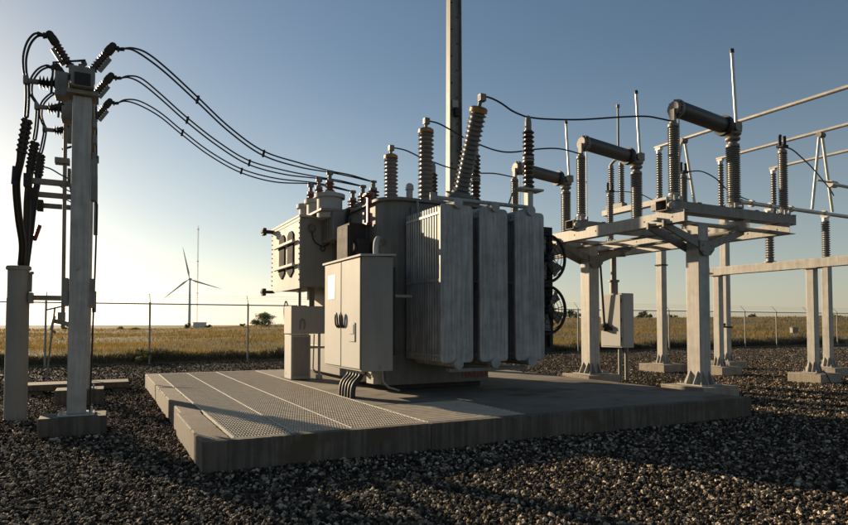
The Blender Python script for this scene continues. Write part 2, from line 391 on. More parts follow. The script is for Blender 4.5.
for p_, q_, w_, zt in (((.0925, .1135), (.0925, 2.28), .295, .335), ((.135, 2.31), (.135, 9.5), .27, .33), ((-.055, .04), (2.49, .04), .14, .334), ((2.50, .04), (5.36, .04), .14, .333), ((5.372, .04), (8.3, .04), .14, .332), ((.2725, 9.4), (2.50, 9.4), .2, .33)):
    rough_block(p_, q_, w_, -.1, zt).build('curb', 'concrete', pad)
MB().box(2.53, 8.3, 1.83, 9.5, -.1, .328).build('slab', 'slab', pad, .01)
MB().box(3.98, 8.3, .1125, 1.828, -.1, .326).build('slab', 'slab', pad, .01)
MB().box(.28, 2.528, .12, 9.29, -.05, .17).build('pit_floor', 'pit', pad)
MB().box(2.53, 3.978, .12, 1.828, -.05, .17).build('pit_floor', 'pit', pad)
for a, b in ((.285, .89), (.905, 1.555), (1.57, 2.495)):
    for v0, v1 in ((.125, 4.68), (4.71, 9.28)):
        q = MB()
        n = int((b-a-.03)/.032)
        for i in range(n+1): x = a+.02+(b-a-.05)*i/n; q.box(x, x+.007, v0, v1, .295, .329)
        n = int((v1-v0)/.105)
        for i in range(n+1): y = v0+(v1-v0-.016)*i/n; q.box(a, b, y, y+.016, .312, .332)
        q.build('grating', 'grating', pad, smooth=False)
for x in (.272, .891, 1.556, 2.497):
    MB().box(x, x+.0125, .115, 9.285, .24, .339).build('edge_bar', 'galvanised', pad)
q = MB()
for i in range(16): y = .14+i*.105; q.box(2.54, 3.97, y, y+.05, .29, .331)
for x in (2.54, 3.0, 3.47, 3.93): q.box(x, x+.04, .13, 1.82, .25, .288)
q.build('grating', 'grating', pad)

# ------------------------------------------------------------------ power transformer
T = thing('power_transformer', (4.5, 5.6, .33), 'large grey power transformer with ribbed radiators and tall bushings on the plinth', 'transformer')
def rounded(x0, x1, y0, y1, r, k=8):
    P = []
    for cx_, cy_, a0 in ((x1-r, y0+r, -90), (x1-r, y1-r, 0), (x0+r, y1-r, 90), (x0+r, y0+r, 180)):
        for i in range(k+1):
            a = R(a0+90*i/k); P.append((cx_+r*math.cos(a), cy_+r*math.sin(a)))
    return P
MB().box(3.62, 5.50, 3.6, 8.2, .335, .42).build('skid', 'dark_steel', T, .01)
base = MB().box(3.47, 5.62, 3.5, 8.3, .42, 1.02).build('tank_base', 'tank', T, .015)
fc = bpy.data.curves.new('unit_number', 'FONT'); fc.body = 'HA020A'; fc.size = .155; fc.extrude = .002; fc.align_x = 'LEFT'; fc.space_character = 1.12
fo = bpy.data.objects.new('unit_number', fc); COL.objects.link(fo); fo.parent = base
fo.location = Vector((5.02, 3.492, .50))-ORIG[T.name]; fo.rotation_euler = (R(90), 0, 0); fc.materials.append(M['letters'])
MB().prism(rounded(3.47, 5.62, 3.5, 8.3, .38), 1.02, 3.70).build('tank', 'tank', T)
MB().prism(rounded(3.40, 5.69, 3.43, 8.37, .42), 3.70, 3.76).build('tank_cover', 'tank', T, .008)
q = MB()
for y in (4.3, 5.2, 6.05): q.box(3.39, 3.468, y, y+.09, 1.05, 3.6)
q.box(3.38, 3.468, 3.95, 6.1, 2.55, 2.65)
for x in (3.95, 4.5, 5.1): q.box(x, x+.08, 3.43, 3.498, 1.05, 3.6)
q.build('stiffener', 'tank', T, .008)
# radiators: flat plates one behind another, the foremost one embossed
for x0, x1 in ((3.79, 4.42), (4.525, 5.105), (5.235, 5.87)):
    xm = (x0+x1)/2
    q = MB().prism(rounded(x0+.012, x1-.012, .88, 3.42, .07, 4), 2.10, 2.145, lambda a, b, c: (a, c, b))
    for i in range(7):
        x = x0+.075+(x1-x0-.15)*i/6
        q.tube([(x, 2.122, .98), (x, 2.114, 1.04), (x, 2.113, 2.1), (x, 2.114, 3.26), (x, 2.122, 3.32)], .024, 8)
    for i in range(1, 15):
        y = 2.10+.088*i; q.box(x0+(.03 if x0 < 4 else .085), x1-.085, y, y+.05, .90, 3.40)
    rad = q.build('radiator', 'radiator', T, .006)
    for z in (1.0, 3.28):
        MB().box(x0+.016, x0+.04, 2.16, 3.36, z-.02, z+.02).build('spacer_rail', 'radiator', rad)
    MB().box(x0+.016, x0+.04, 2.16, 3.36, 2.18, 2.22).build('spacer_rail', 'radiator', rad)
    for z in (.86, 3.44):
        MB().cyl((xm, 2.06, z), (xm, 3.50, z), .062, 18).build('header_pipe', 'radiator', rad)
        MB().cyl((xm, 2.045, z), (xm, 2.06, z), .085, 18).build('header_cap', 'radiator', rad)
MB().tube([(3.80, 2.30, 3.545), (5.70, 2.30, 3.545)], .035, 10).cyl((3.77, 2.30, 3.50), (3.77, 2.30, 3.62), .05, 12).build('lifting_rail', 'radiator', T)
MB().box(4.05, 5.6, 2.25, 2.37, .72, .78).tube([(4.9, 2.2, .80), (5.3, 2.15, .79), (5.42, 2.1, .68)], .014).build('support_bar', 'steel', T, .004)
# second radiator bank behind, on the far flank, with two cooling fans on its near end
for k in range(3):
    y0 = 3.16+.92*k
    q = MB()
    for i in range(13): q.box(5.74+.088*i, 5.785+.088*i, y0, y0+.78, .98, 3.30)
    rad = q.build('radiator', 'radiator', T, .006)
    for z in (1.12, 3.16):
        MB().cyl((5.60, y0+.39, z), (6.90, y0+.39, z), .06, 16).build('header_pipe', 'radiator', rad)
q = MB().box(6.02, 6.12, 3.08, 3.15, .95, 3.38).box(6.76, 6.84, 3.08, 3.15, .95, 3.38).box(6.12, 6.76, 3.08, 3.15, 2.20, 2.30).box(6.12, 6.76, 3.08, 3.15, 3.28, 3.38).box(6.12, 6.76, 3.08, 3.15, .95, 1.05).box(6.02, 6.84, 3.151, 3.157, .97, 3.36)
q.build('fan_frame', 'dark_steel', T)
for z in (2.76, 1.77):
    uc, vc = 6.60, 2.98
    fan = MB().ring((uc, vc, z), (0, 1, 0), .46, .03, 36, 8).build('cooling_fan', 'dark_steel', T)
    q = MB()
    for k in range(5):
        a = 2*math.pi*k/5+z; c, s_ = math.cos(a), math.sin(a); c2, s2 = math.cos(a+.62), math.sin(a+.62)
        P = [(uc+.07*c, vc+.02, z+.07*s_), (uc+.07*c2, vc-.04, z+.07*s2), (uc+.41*c2, vc-.05, z+.41*s2), (uc+.42*c, vc+.03, z+.42*s_)]
        q.add(P+[(x, y+.006, w_) for x, y, w_ in P], [(0, 1, 2, 3), (7, 6, 5, 4), (0, 4, 5, 1), (1, 5, 6, 2), (2, 6, 7, 3), (3, 7, 4, 0)])
    q.build('fan_blades', 'steel', fan)
    q = MB()
    for rr in (.10, .19, .28, .37): q.ring((uc, vc-.10-.06*(1-rr/.45), z), (0, 1, 0), rr, .007, 28, 5)
    for k in range(8):
        a = 2*math.pi*k/8+.2; q.tube([(uc+.05*math.cos(a), vc-.165, z+.05*math.sin(a)), (uc+.3*math.cos(a), vc-.13, z+.3*math.sin(a)), (uc+.46*math.cos(a), vc, z+.46*math.sin(a))], .008, 5)
    q.build('fan_guard', 'dark_steel', fan)
    MB().cyl((uc, vc-.16, z), (uc, vc+.10, z), .075, 14).build('fan_motor', 'dark_steel', fan)
# high voltage bushings, each on a turret
for (bu, bv, bz), (tu, tv, tz), n in (((5.0, 3.45, 3.98), (5.02, 2.90, 5.30), 17), ((5.0, 4.9, 4.0), (5.0, 4.88, 5.46), 16), ((5.0, 6.63, 4.0), (5.0, 6.64, 5.34), 15)):
    b_, t_ = V3((bu, bv, bz)), V3((tu, tv, tz)); d = (t_-b_).normalized()
    hv = sheds(b_, t_, .122, .170, n, 22).build('high_voltage_bushing', 'porcelain', T)
    MB().lathe(b_-d*.32, b_, [(0, .25), (.2, .24), (.2, .29), (.26, .29), (.26, .19), (.32, .17)], 22).build('turret', 'tank', hv)
    MB().lathe(t_, t_+d*.12, [(0, .14), (.01, .165), (.08, .16), (.11, .12), (.12, .06)], 18).build('end_cap', 'brass', hv)
    MB().lathe(t_+d*.12, t_+d*.30, [(0, .035), (.1, .035), (.1, .055), (.18, .055)], 12).box((t_+d*.3).x-.05, (t_+d*.3).x+.07, (t_+d*.3).y-.05, (t_+d*.3).y+.05, (t_+d*.3).z-.10, (t_+d*.3).z+.03).build('terminal', 'steel', hv, .006)
# surge arresters standing on brackets at the right side
for v in (2.85, 4.70, 6.60):
    a = sheds((6.1, v, 4.02), (6.1, v, 5.12), .075, .115, 13, 18).build('surge_arrester', 'porcelain_dark', T)
    MB().cyl((6.1, v, 4.52), (6.1, v, 4.62), .105, 18).build('collar', 'steel', a)
    MB().lathe((6.1, v, 5.12), (6.1, v, 5.40), [(0, .06), (.18, .06), (.20, .05), (.25, .05), (.28, .03)], 14).build('end_cap', 'steel', a)
    MB().box(5.82, 6.36, v-.13, v+.13, 3.975, 4.015).box(6.04, 6.16, v-.06, v+.06, 3.30, 3.975).bar((5.55, v+.7 if v < 3 else v, 3.45), (6.06, v, 3.45), .12, .12).build('bracket', 'galvanised', a, .005)
    MB().tube([(5.82, v, 4.0), (5.72, v-.02, 3.9), (5.68, v+.05, 3.7)], .015).build('ground_lead', 'steel', a)
# tap changer box on the left flank, held by a leg cabinet
tb = MB().box(2.70, 3.468, 6.10, 8.45, 2.28, 3.72).build('tap_changer_box', 'paint', T, .012)
MB().box(2.66, 3.468, 6.05, 8.50, 3.72, 3.77).build('box_lid', 'paint_sunlit', tb, .006)
for z0, z1 in ((2.24, 2.36), (3.66, 3.72)): MB().box(2.672, 2.70, 6.06, 8.49, z0, z1).build('flange', 'paint_sunlit', tb)
q = MB().box(2.682, 2.70, 6.11, 8.44, 2.36, 3.66)
for i in range(12):
    z = 2.42+i*.108
    for y in (6.135, 8.415): q.cyl((2.665, y, z), (2.683, y, z), .018, 8)
q.build('front_cover', 'paint_sunlit', tb)  # sun-facing side wears the lightened paint, the box itself plain grey
for y in (6.75, 7.45):
    q = MB().prism([(y-.23, 2.62), (y, 2.50), (y+.23, 2.62), (y+.23, 3.42), (y+.1, 3.5), (y-.1, 3.5), (y-.23, 3.42)], 2.655, 2.682, lambda a, b, c: (c, a, b))
    q.build('window', 'glass_dark', tb, .004)
for z in (2.72, 3.22): MB().box(2.585, 2.655, 6.32, 7.95, z, z+.06).build('clamp_bar', 'paint_sunlit', tb, .006)
for z, y in ((3.70, 8.5), (2.26, 8.5)):
    MB().box(2.42, 2.72, y-.22, y, z-.03, z+.03).box(2.44, 2.52, y-.2, y-.02, z-.09, z+.08).build('lug', 'dark_steel', tb, .008)
MB().ring((2.93, 6.085, 3.50), (0, 1, 0), .085, .02, 20).cyl((2.93, 6.06, 3.50), (2.93, 6.10, 3.50), .06, 16).build('gauge', 'steel', tb)
MB().tube(spline([(2.93, 6.05, 3.41), (2.97, 6.04, 3.24), (3.08, 6.03, 3.15), (3.22, 6.03, 3.14), (3.36, 6.03, 3.26), (3.44, 6.03, 3.22)], 5), .014).ring((3.16, 6.03, 3.08), (0, 1, 0), .05, .012, 14).build('hose', 'rubber', tb)
lg = MB().box(2.60, 3.02, 6.38, 6.92, .335, 1.27).build('leg_cabinet', 'paint_sunlit', T, .01)
MB().box(2.64, 2.98, 6.368, 6.38, .40, 1.22).build('door', 'paint', lg, .004)
MB().box(2.592, 3.40, 6.36, 6.94, 1.29, 1.88).build('upper_case', 'paint_sunlit', lg, .01)
MB().tube(spline([(2.78, 6.36, 1.38), (2.77, 6.32, 1.52), (2.82, 6.31, 1.60), (2.87, 6.32, 1.52), (2.86, 6.36, 1.38)], 5), .012).build('handle', 'steel', lg)
MB().box(2.78, 2.84, 6.5, 6.62, 1.88, 2.28).box(3.0, 3.12, 6.45, 6.6, 1.88, 2.28).build('strut', 'steel', lg)
MB().tube(spline([(2.62, 6.95, 1.5), (2.60, 6.97, 1.8), (2.64, 6.98, 2.0), (2.69, 6.95, 1.85)], 5), .014).build('conduit', 'steel', lg)
MB().tube([(3.22, 6.42, .34), (3.22, 6.42, 1.29)], .03).tube([(3.0, 6.5, 1.0), (3.3, 6.42, 1.0), (3.46, 6.42, 1.0)], .025).cyl((3.22, 6.42, .33), (3.22, 6.42, .42), .07).tube([(3.12, 6.46, 1.28), (3.10, 6.46, .55), (3.16, 6.46, .48)], .014).build('drain_pipe', 'paint_sunlit', T)
# low voltage bushings: three on turrets above the box, three on the cover
for i, (lu, lv, zb, zt) in enumerate(((3.2, 5.72, 4.22, 4.60), (3.2, 6.43, 4.22, 4.62), (3.2, 7.03, 4.22, 4.63), (3.9, 5.07, 4.00, 4.33), (3.9, 5.63, 4.00, 4.35), (3.9, 6.22, 4.00, 4.35))):
    b_ = sheds((lu, lv, zb), (lu, lv, zb+.2), .06, .125 if i > 2 else .10, 3, 16).build('low_voltage_bushing', 'brown', T)
    if i < 3:
        MB().lathe((lu, lv, 3.66), (lu, lv, 4.22), [(0, .26), (.42, .26), (.42, .315), (.50, .315), (.50, .14), (.56, .13)], 26).build('turret', 'paint_sunlit', b_)
    else:
        MB().lathe((lu, lv, 3.74), (lu, lv, 4.0), [(0, .17), (.2, .17), (.2, .2), (.26, .2)], 18).build('turret', 'paint', b_)
    MB().lathe((lu, lv, zb+.2), (lu, lv, zt+.06), [(0, .075), (.05, .075), (.05, .04), (.16, .04), (.16, .07), (zt+.06-zb-.2, .07)], 12).build('terminal', 'steel', b_)
MB().box(2.92, 3.468, 5.42, 7.36, 3.772, 3.83).box(3.15, 3.468, 5.35, 6.09, 3.2, 3.76).build('throat', 'paint', T, .01)
q = MB()
for i in range(6): q.box(3.13, 3.16, 5.40+i*.115, 5.46+i*.115, 3.22, 3.74)
q.build('throat_rib', 'tank', T)
# control cabinet beside the near corner
cc = MB().box(2.61, 3.14, 2.45, 4.19, .76, 2.56).build('control_cabinet', 'paint', T, .01)
MB().prism([(2.565, 2.545), (3.17, 2.575), (3.17, 2.605), (2.565, 2.58)], 2.40, 4.24, lambda a, b, c: (a, c, b)).build('rain_hood', 'paint_sunlit', cc, .004)
MB().box(2.602, 2.612, 2.47, 4.17, .79, 2.54).build('dark_gap_backing', 'rubber', cc)  # dark sheet set behind the doors to darken the gaps around them
for y0, y1 in ((2.475, 3.305), (3.335, 4.165)):
    MB().box(2.588, 2.608, y0, y1, .80, 2.53).build('door', 'paint_sunlit', cc, .006)  # doors face the sun, its light is put into their paint
for y in (3.215, 3.425):
    MB().tube(spline([(2.585, y-.05, 1.44), (2.55, y-.052, 1.50), (2.54, y-.045, 1.62), (2.54, y, 1.68), (2.54, y+.045, 1.62), (2.55, y+.052, 1.50), (2.585, y+.05, 1.44)], 5), .015).build('handle', 'rubber', cc)
MB().box(2.583, 2.588, 3.62, 3.98, 1.93, 2.34).build('notice', 'white', cc)
MB().box(2.574, 2.588, 2.66, 2.92, 1.22, 1.52).box(2.566, 2.574, 2.70, 2.88, 1.34, 1.49).build('vent_plate', 'paint_sunlit', cc, .004)
MB().box(3.145, 3.20, 2.5, 4.1, 1.0, 2.4).box(3.21, 3.45, 3.75, 4.16, .95, 2.52).box(3.20, 3.468, 3.55, 3.7, 1.2, 1.3).box(3.20, 3.468, 3.55, 3.7, 2.1, 2.2).build('bracket_and_sun_filler', 'dark_steel', cc)  # bracket arms plus added dark filler that keeps sun off the radiators
q = MB()
for i in range(5):
    y = 2.78+.13*i
    MB().tube(spline([(2.74, y, .77), (2.72, y-.01, .66), (2.60, y-.02, .52), (2.58, y-.02, .28)], 5), .042, 10).build('conduit', 'rubber', T)
    q.cyl((2.74, y, .70), (2.74, y, .765), .05, 10)
q.build('conduit_gland', 'paint_sunlit', T)
# tank plumbing and boxes, one added as sun block, above and beside the cabinet
MB().box(3.06, 3.385, 4.20, 4.86, 2.62, 3.36).box(3.04, 3.06, 4.24, 4.82, 2.66, 3.32).build('sun_block_box', 'dark_steel', T, .012)  # added dark block: shades the radiator side, stands in for small fittings
MB().box(3.16, 3.386, 4.0, 4.26, 2.70, 3.05).cyl((3.1, 4.13, 2.9), (3.16, 4.13, 2.9), .09, 16).build('oil_gauge', 'dark_steel', T, .01)
MB().tube(spline([(3.52, 3.75, 2.95), (3.32, 3.45, 2.98), (3.22, 3.30, 2.92), (3.17, 3.22, 2.78), (3.17, 3.20, 2.5)], 6), .05, 12).build('elbow_pipe', 'paint_sunlit', T)
MB().box(3.145, 3.26, 2.72, 2.9, 2.0, 2.5).cyl((3.2, 2.81, 2.5), (3.2, 2.95, 2.6), .03).bar((3.14, 2.62, 1.95), (3.55, 2.62, 1.95), .06, .05).build('junction_box', 'paint', T, .01)
MB().box(3.36, 3.41, 4.05, 4.13, 3.30, 3.90).box(3.30, 3.44, 3.98, 4.18, 3.84, 3.90).box(3.33, 3.43, 4.02, 4.16, 3.30, 3.36).build('valve', 'red', T, .01)
MB().tube(spline([(3.40, 5.9, 3.5), (3.30, 5.6, 3.2), (3.26, 5.2, 2.95), (3.28, 4.7, 3.05), (3.36, 4.4, 3.2), (3.4, 4.2, 3.0)], 6), .03).tube(spline([(3.34, 5.0, 3.75), (3.26, 4.95, 3.5), (3.28, 4.85, 3.1), (3.3, 4.75, 2.7)], 6), .045).build('hose', 'rubber', T)
MB().tube(spline([(4.05, 3.40, 3.72), (4.06, 3.38, 3.4), (4.05, 3.38, 3.0), (3.98, 3.40, 2.85), (3.9, 3.42, 2.8)], 5), .022).build('small_pipe', 'paint', T)
MB().lathe((4.0, 3.62, 3.76), (4.0, 3.62, 4.06), [(0, .06), (.18, .06), (.18, .08), (.27, .07), (.30, .03)], 14).build('relief_valve', 'paint_sunlit', T)
MB().cyl((4.55, 3.58, 3.76), (4.55, 3.58, 3.84), .12).build('hatch', 'paint_sunlit', T)
MB().cyl((3.50, 4.3, 3.76), (3.50, 4.3, 3.98), .05).box(3.44, 3.56, 4.2, 4.4, 3.86, 3.96).build('lifting_lug', 'steel', T)
MB().box(3.30, 3.469, 3.62, 3.95, .44, .76).cyl((3.32, 3.55, .62), (3.24, 3.55, .62), .05).tube([(3.40, 3.49, .9), (3.42, 3.47, .5), (3.5, 3.42, .40), (3.66, 3.3, .345)], .018).build('base_valve', 'paint_sunlit', T, .01)
MB().box(3.28, 3.469, 4.2, 4.5, .44, .62).cyl((3.3, 4.3, .62), (3.47, 4.3, .62), .11).build('jacking_pad', 'paint_sunlit', T, .01)
MB().cyl((3.22, 3.98, .62), (3.34, 3.98, .62), .05).build('valve_wheel', 'red', T)

# ------------------------------------------------------------------ conductors
def wire(name, label, pts, r=.014, group=None, mat='rubber', k=8):
    o = MB().tube(spline(pts, k), r, 8).build(name, mat); return tag(o, label, 'cable', group)
LVP = [
 ('near', [(-.74, 3.3, 5.44), (-.60, 3.40, 5.50), (-.4, 3.52, 5.48), (-.1, 3.7, 5.36), (.37, 3.99, 5.11), (.95, 4.36, 4.80), (1.61, 4.76, 4.58), (2.44, 5.28, 4.58), (3.2, 5.72, 4.64), (3.55, 5.40, 4.52), (3.9, 5.07, 4.37)], (.37, 1.61)),
 ('mid', [(-.74, 4.9, 5.57), (-.6, 4.94, 5.64), (-.40, 5.02, 5.63), (-.1, 5.15, 5.47), (.37, 5.33, 5.17), (.95, 5.54, 4.86), (1.57, 5.78, 4.64), (2.36, 6.08, 4.60), (3.2, 6.43, 4.66), (3.55, 6.05, 4.54), (3.9, 5.63, 4.39)], (.37, 1.57)),
 ('far', [(-.75, 6.45, 5.64), (-.6, 6.50, 5.74), (-.35, 6.55, 5.74), (.02, 6.6, 5.59), (.43, 6.65, 5.31), (.98, 6.72, 4.97), (1.62, 6.8, 4.71), (2.36, 6.89, 4.61), (3.2, 7.03, 4.67), (3.55, 6.66, 4.55), (3.9, 6.22, 4.39)], (.43, 1.62))]
for nm, pts, sp in LVP:
    lab = {'near': 'highest twin black conductor sagging from pole frame to transformer', 'mid': 'middle twin black conductor sagging from pole frame to transformer', 'far': 'lowest twin black conductor sagging from pole frame to transformer'}[nm]
    r = thing('twin_conductor', pts[0], lab, 'cable', 'twin conductors from the pole frame')
    up = [(p[0], p[1], p[2]+(.0 if i in (0, len(pts)-1) else .05 if 1 < i < 8 else .02)) for i, p in enumerate(pts)]
    lo = [(p[0]-.01, p[1]-.035, p[2]-(.01 if i in (0, len(pts)-1) else .04 if 1 < i < 8 else .02)) for i, p in enumerate(pts)]
    MB().tube(spline(up), .0145).build('strand', 'rubber', r); MB().tube(spline(lo), .0145).build('strand', 'rubber', r)
    for s in sp:
        p = min(pts, key=lambda t: abs(t[0]-s)); MB().bar((p[0]-.01, p[1]-.02, p[2]-.065), (p[0]+.02, p[1], p[2]+.07), .035, .025).build('spacer', 'dark_steel', r)
wire('conductor', 'highest thin black conductor from tilted bushing to the nearest switch post', [(5.02, 2.85, 5.60), (5.25, 2.85, 5.60), (5.49, 2.85, 5.54), (5.73, 2.85, 5.44), (5.96, 2.85, 5.39), (6.1, 2.85, 5.38), (6.43, 2.77, 5.37), (7.14, 2.61, 5.42), (7.99, 2.41, 5.54), (8.53, 2.28, 5.60), (8.85, 2.2, 5.58), (9.1, 2.1, 5.53)], .017, 'conductors to the switches')
wire('conductor', 'middle thin black conductor from upright bushing to the middle switch post', [(5.0, 4.88, 5.74), (5.26, 4.84, 5.71), (5.53, 4.79, 5.60), (5.86, 4.74, 5.45), (6.1, 4.70, 5.37), (6.62, 4.73, 5.29), (7.09, 4.75, 5.31), (7.9, 4.79, 5.50), (8.5, 4.80, 5.58), (9.1, 4.78, 5.53)], .017, 'conductors to the switches')
wire('conductor', 'lowest thin black conductor from shortest bushing to the farthest switch post', [(5.0, 6.64, 5.62), (5.36, 6.63, 5.60), (5.75, 6.61, 5.48), (6.1, 6.60, 5.40), (6.66, 6.76, 5.36), (7.54, 7.01, 5.39), (8.31, 7.22, 5.50), (9.1, 7.44, 5.53)], .017, 'conductors to the switches')

# ------------------------------------------------------------------ helper: footing + column
def footing(u, v, a, b, h, label):
    o = MB().box(u-a/2, u+a/2, v-b/2, v+b/2, -.15, h).build('concrete_footing', 'concrete' if u < 0 else 'footing', bevel=.015)  # right-hand footings take the concrete colour lightened for sun
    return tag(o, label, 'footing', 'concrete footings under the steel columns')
def column(parent, u, v, z0, z1, s, t=None, gusset=True):
    t = t or s
    MB().box(u-s/2, u+s/2, v-t/2, v+t/2, z0+.02, z1).build('column', 'galvanised', parent, .012)
    q = MB().box(u-s*.95, u+s*.95, v-t*.95, v+t*.95, z0+.004, z0+.024)
    if gusset:
        for dx, dy in ((1, .28), (1, -.28), (-1, .28), (-1, -.28)):
            q.prism([(s/2, z0+.024), (s*.92, z0+.024), (s*.92, z0+.05), (s/2, z0+.30)], v+dy*t-.008, v+dy*t+.008, lambda a, b, c, dx=dx: (u+dx*a, c, b))
            q.prism([(t/2, z0+.024), (t*.92, z0+.024), (t*.92, z0+.05), (t/2, z0+.30)], u+dy*s-.008, u+dy*s+.008, lambda a, b, c, dx=dx: (c, v+dx*a, b))
    for dx in (-1, 1):
        for dy in (-1, 1): q.cyl((u+dx*s*.78, v+dy*t*.78, z0-.01), (u+dx*s*.78, v+dy*t*.78, z0+.075), .015, 8)
    q.build('base_plate', 'galvanised', parent)

# ------------------------------------------------------------------ switch structure on the right
S = thing('switch_stand', (10, 3.9, .25), 'pale steel stand on two thick columns with Y brackets, carrying three tilted switches', 'steel stand')
for v in (2.3, 5.5):
    column(S, 10, v, .25, 3.02, .32)
    for sg, ue in ((-1, 8.78), (1, 11.2)):
        MB().prism([(10+sg*.03, 2.98), (10+sg*.03, 3.16), (ue, 3.54), (ue, 3.40)], v-.22, v-.17, lambda a, b, c: (a, c, b)).prism([(10+sg*.03, 2.98), (10+sg*.03, 3.16), (ue, 3.54), (ue, 3.40)], v+.17, v+.22, lambda a, b, c: (a, c, b)).build('brace', 'steel', S, .006)
    q = MB().prism([(9.78, 3.02), (9.9, 2.9), (10.1, 2.9), (10.22, 3.02), (10.22, 3.2), (9.78, 3.2)], v-.24, v-.222, lambda a, b, c: (a, c, b))
    for du in (-.12, .12):
        for z in (2.98, 3.1): q.cyl((10+du, v-.255, z), (10+du, v-.235, z), .018, 8)
    q.build('gusset_plate', 'steel', S)
    MB().box(8.75, 12.4, v-.08, v+.08, 3.545, 3.60).build('cross_beam', 'galvanised', S, .006)
    MB().box(9.85, 10.15, v-.15, v+.15, 3.0, 3.54).build('column_head', 'galvanised', S, .01)
for u, v0, v1 in ((8.95, 1.65, 8.2), (11.15, 1.85, 8.2), (12.35, 1.75, 8.2)):
    q = MB().box(u-.11, u-.098, v0, v1, 3.46, 3.70).box(u-.098, u+.11, v0, v1, 3.69, 3.70).box(u-.098, u+.11, v0, v1, 3.46, 3.47)
    for i in range(9): q.cyl((u-.118, v0+.3+i*.7, 3.58), (u-.11, v0+.3+i*.7, 3.58), .02, 8)
    q.build('beam', 'galvanised', S)
MB().tube([(10.4, 1.8, 3.36), (10.4, 8.0, 3.36)], .035).tube([(9.7, 2.6, 3.42), (9.7, 7.9, 3.42)], .03).build('operating_shaft', 'steel', S)
MB().box(9.2, 11.0, 5.85, 6.0, 3.38, 3.44).bar((10.8, 5.3, 3.38), (11.9, 6.3, 3.38), .22, .03).build('shaft_plate', 'steel', S)
footing(10, 2.3, 1.05, 1.05, .25, 'concrete footing of the nearest thick column, partly behind the plinth edge')
footing(10, 5.5, 1.0, 1.0, .25, 'concrete footing of the thick column beside the mechanism cabinet')

def make_switch():
    v = 2.1; r = thing('disconnect_switch', (10.8, v, 3.70), 'nearest and largest dark tube switch with raised rod, on the stand', 'switch', 'open switches in a row on the stand')
    q = MB().box(8.73, 12.83, v-.14, v-.125, 3.71, 3.92).box(8.73, 12.83, v+.125, v+.14, 3.71, 3.92).box(8.73, 12.83, v-.125, v+.125, 3.905, 3.92).box(8.73, 12.83, v-.125, v+.125, 3.71, 3.725)
    for u in (8.95, 9.6, 10.3, 11.4, 12.2, 12.7): q.box(u, u+.12, v-.16, v+.16, 3.92, 3.934)
    q.build('channel_base', 'steel', r, .004)
    MB().bar((8.78, v-.19, 3.86), (8.78, v-.19, 3.74), .06, .05).ball((8.80, v-.18, 3.80), .075).build('crank', 'galvanised', r)
    for u, z0, z1, rc, rs, n in ((9.1, 4.09, 5.42, .082, .115, 30), (10.9, 4.05, 5.25, .108, .146, 27), (12.6, 4.06, 5.34, .075, .104, 30)):
        p = sheds((u, v, z0), (u, v, z1), rc, rs, n, 18).build('post_insulator', 'porcelain', r)
        MB().lathe((u, v, 3.934), (u, v, z0), [(0, rs*1.15), (.03, rs*1.15), (.03, rc*1.0), (.07, rc*.9), (.12, rc*1.35), (z0-3.934, rc*1.3)], 16).build('base_flange', 'galvanised', p)
        MB().lathe((u, v, z1), (u, v, z1+.12), [(0, rc*1.25), (.05, rc*1.25), (.08, rc*.8), (.12, rc*.8)], 16).build('end_cap', 'steel', p)
        q = MB()
        for dx in (-1, 1):
            for dy in (-1, 1): q.cyl((u+dx*rs*.85, v+dy*rs*.85, 3.93), (u+dx*rs*.85, v+dy*rs*.85, 4.03), .018, 8)
        q.build('levelling_bolt', 'galvanised', p)
    it = MB().lathe((9.30, v, 5.80), (10.72, v, 5.66), [(0, .148), (.03, .166), (1.30, .162), (1.30, .20), (1.40, .20), (1.42, .13)], 28).build('interrupter', 'interrupter', r)
    q = MB().lathe((9.10, v, 5.80), (9.32, v, 5.79), [(0, .14), (.03, .16), (.08, .15), (.08, .195), (.13, .195), (.13, .15), (.22, .15)], 18)
    for k in range(8):
        a = 2*math.pi*k/8; q.cyl((9.14, v+.17*math.cos(a), 5.80+.17*math.sin(a)), (9.26, v+.17*math.cos(a), 5.795+.17*math.sin(a)), .018, 8)
    q.box(9.07, 9.13, v-.06, v+.06, 5.52, 5.78)
    q.build('end_fitting', 'steel', it, .006)
    MB().cyl((10.56, v, 5.675), (10.66, v, 5.665), .215, 24).build('collar', 'rubber', it)
    MB().box(10.66, 11.02, v-.09, v+.09, 5.56, 5.74).cyl((10.90, v-.16, 5.66), (10.90, v+.16, 5.66), .11, 16).lathe((10.9, v, 5.36), (10.9, v, 5.58), [(0, .09), (.04, .15), (.08, .15), (.1, .1), (.15, .17), (.19, .17), (.22, .1)], 18).box(10.98, 11.14, v-.06, v+.06, 5.60, 5.80).build('hinge', 'steel', r, .008)
    b_ = MB().tube([(11.03, v, 5.74), (10.93, v, 7.30)], .034, 12).build('blade', 'aluminium', r)
    MB().lathe((10.93, v, 7.29), (10.924, v, 7.38), [(0, .045), (.07, .045), (.09, .03)], 12).build('tip', 'rubber', b_)
    MB().tube([(9.27, v, 5.62), (9.27, v, 3.93)], .013).build('control_rod', 'aluminium', r)
    q = MB().box(12.50, 12.70, v-.08, v+.08, 5.46, 5.52)
    for du in (-.08, .08): q.tube([(12.6+du, v, 5.5), (12.6+du*1.1, v, 5.68), (12.6+du*.9, v, 5.74)], .035, 8)
    q.build('jaw', 'dark_steel', r)
    return r
sw = make_switch()
dup(sw, (10.8, 4.78, 3.70), 'middle dark tube switch with raised rod, on the stand')
dup(sw, (10.8, 7.44, 3.70), 'farthest and smallest dark tube switch, half behind the radiators')
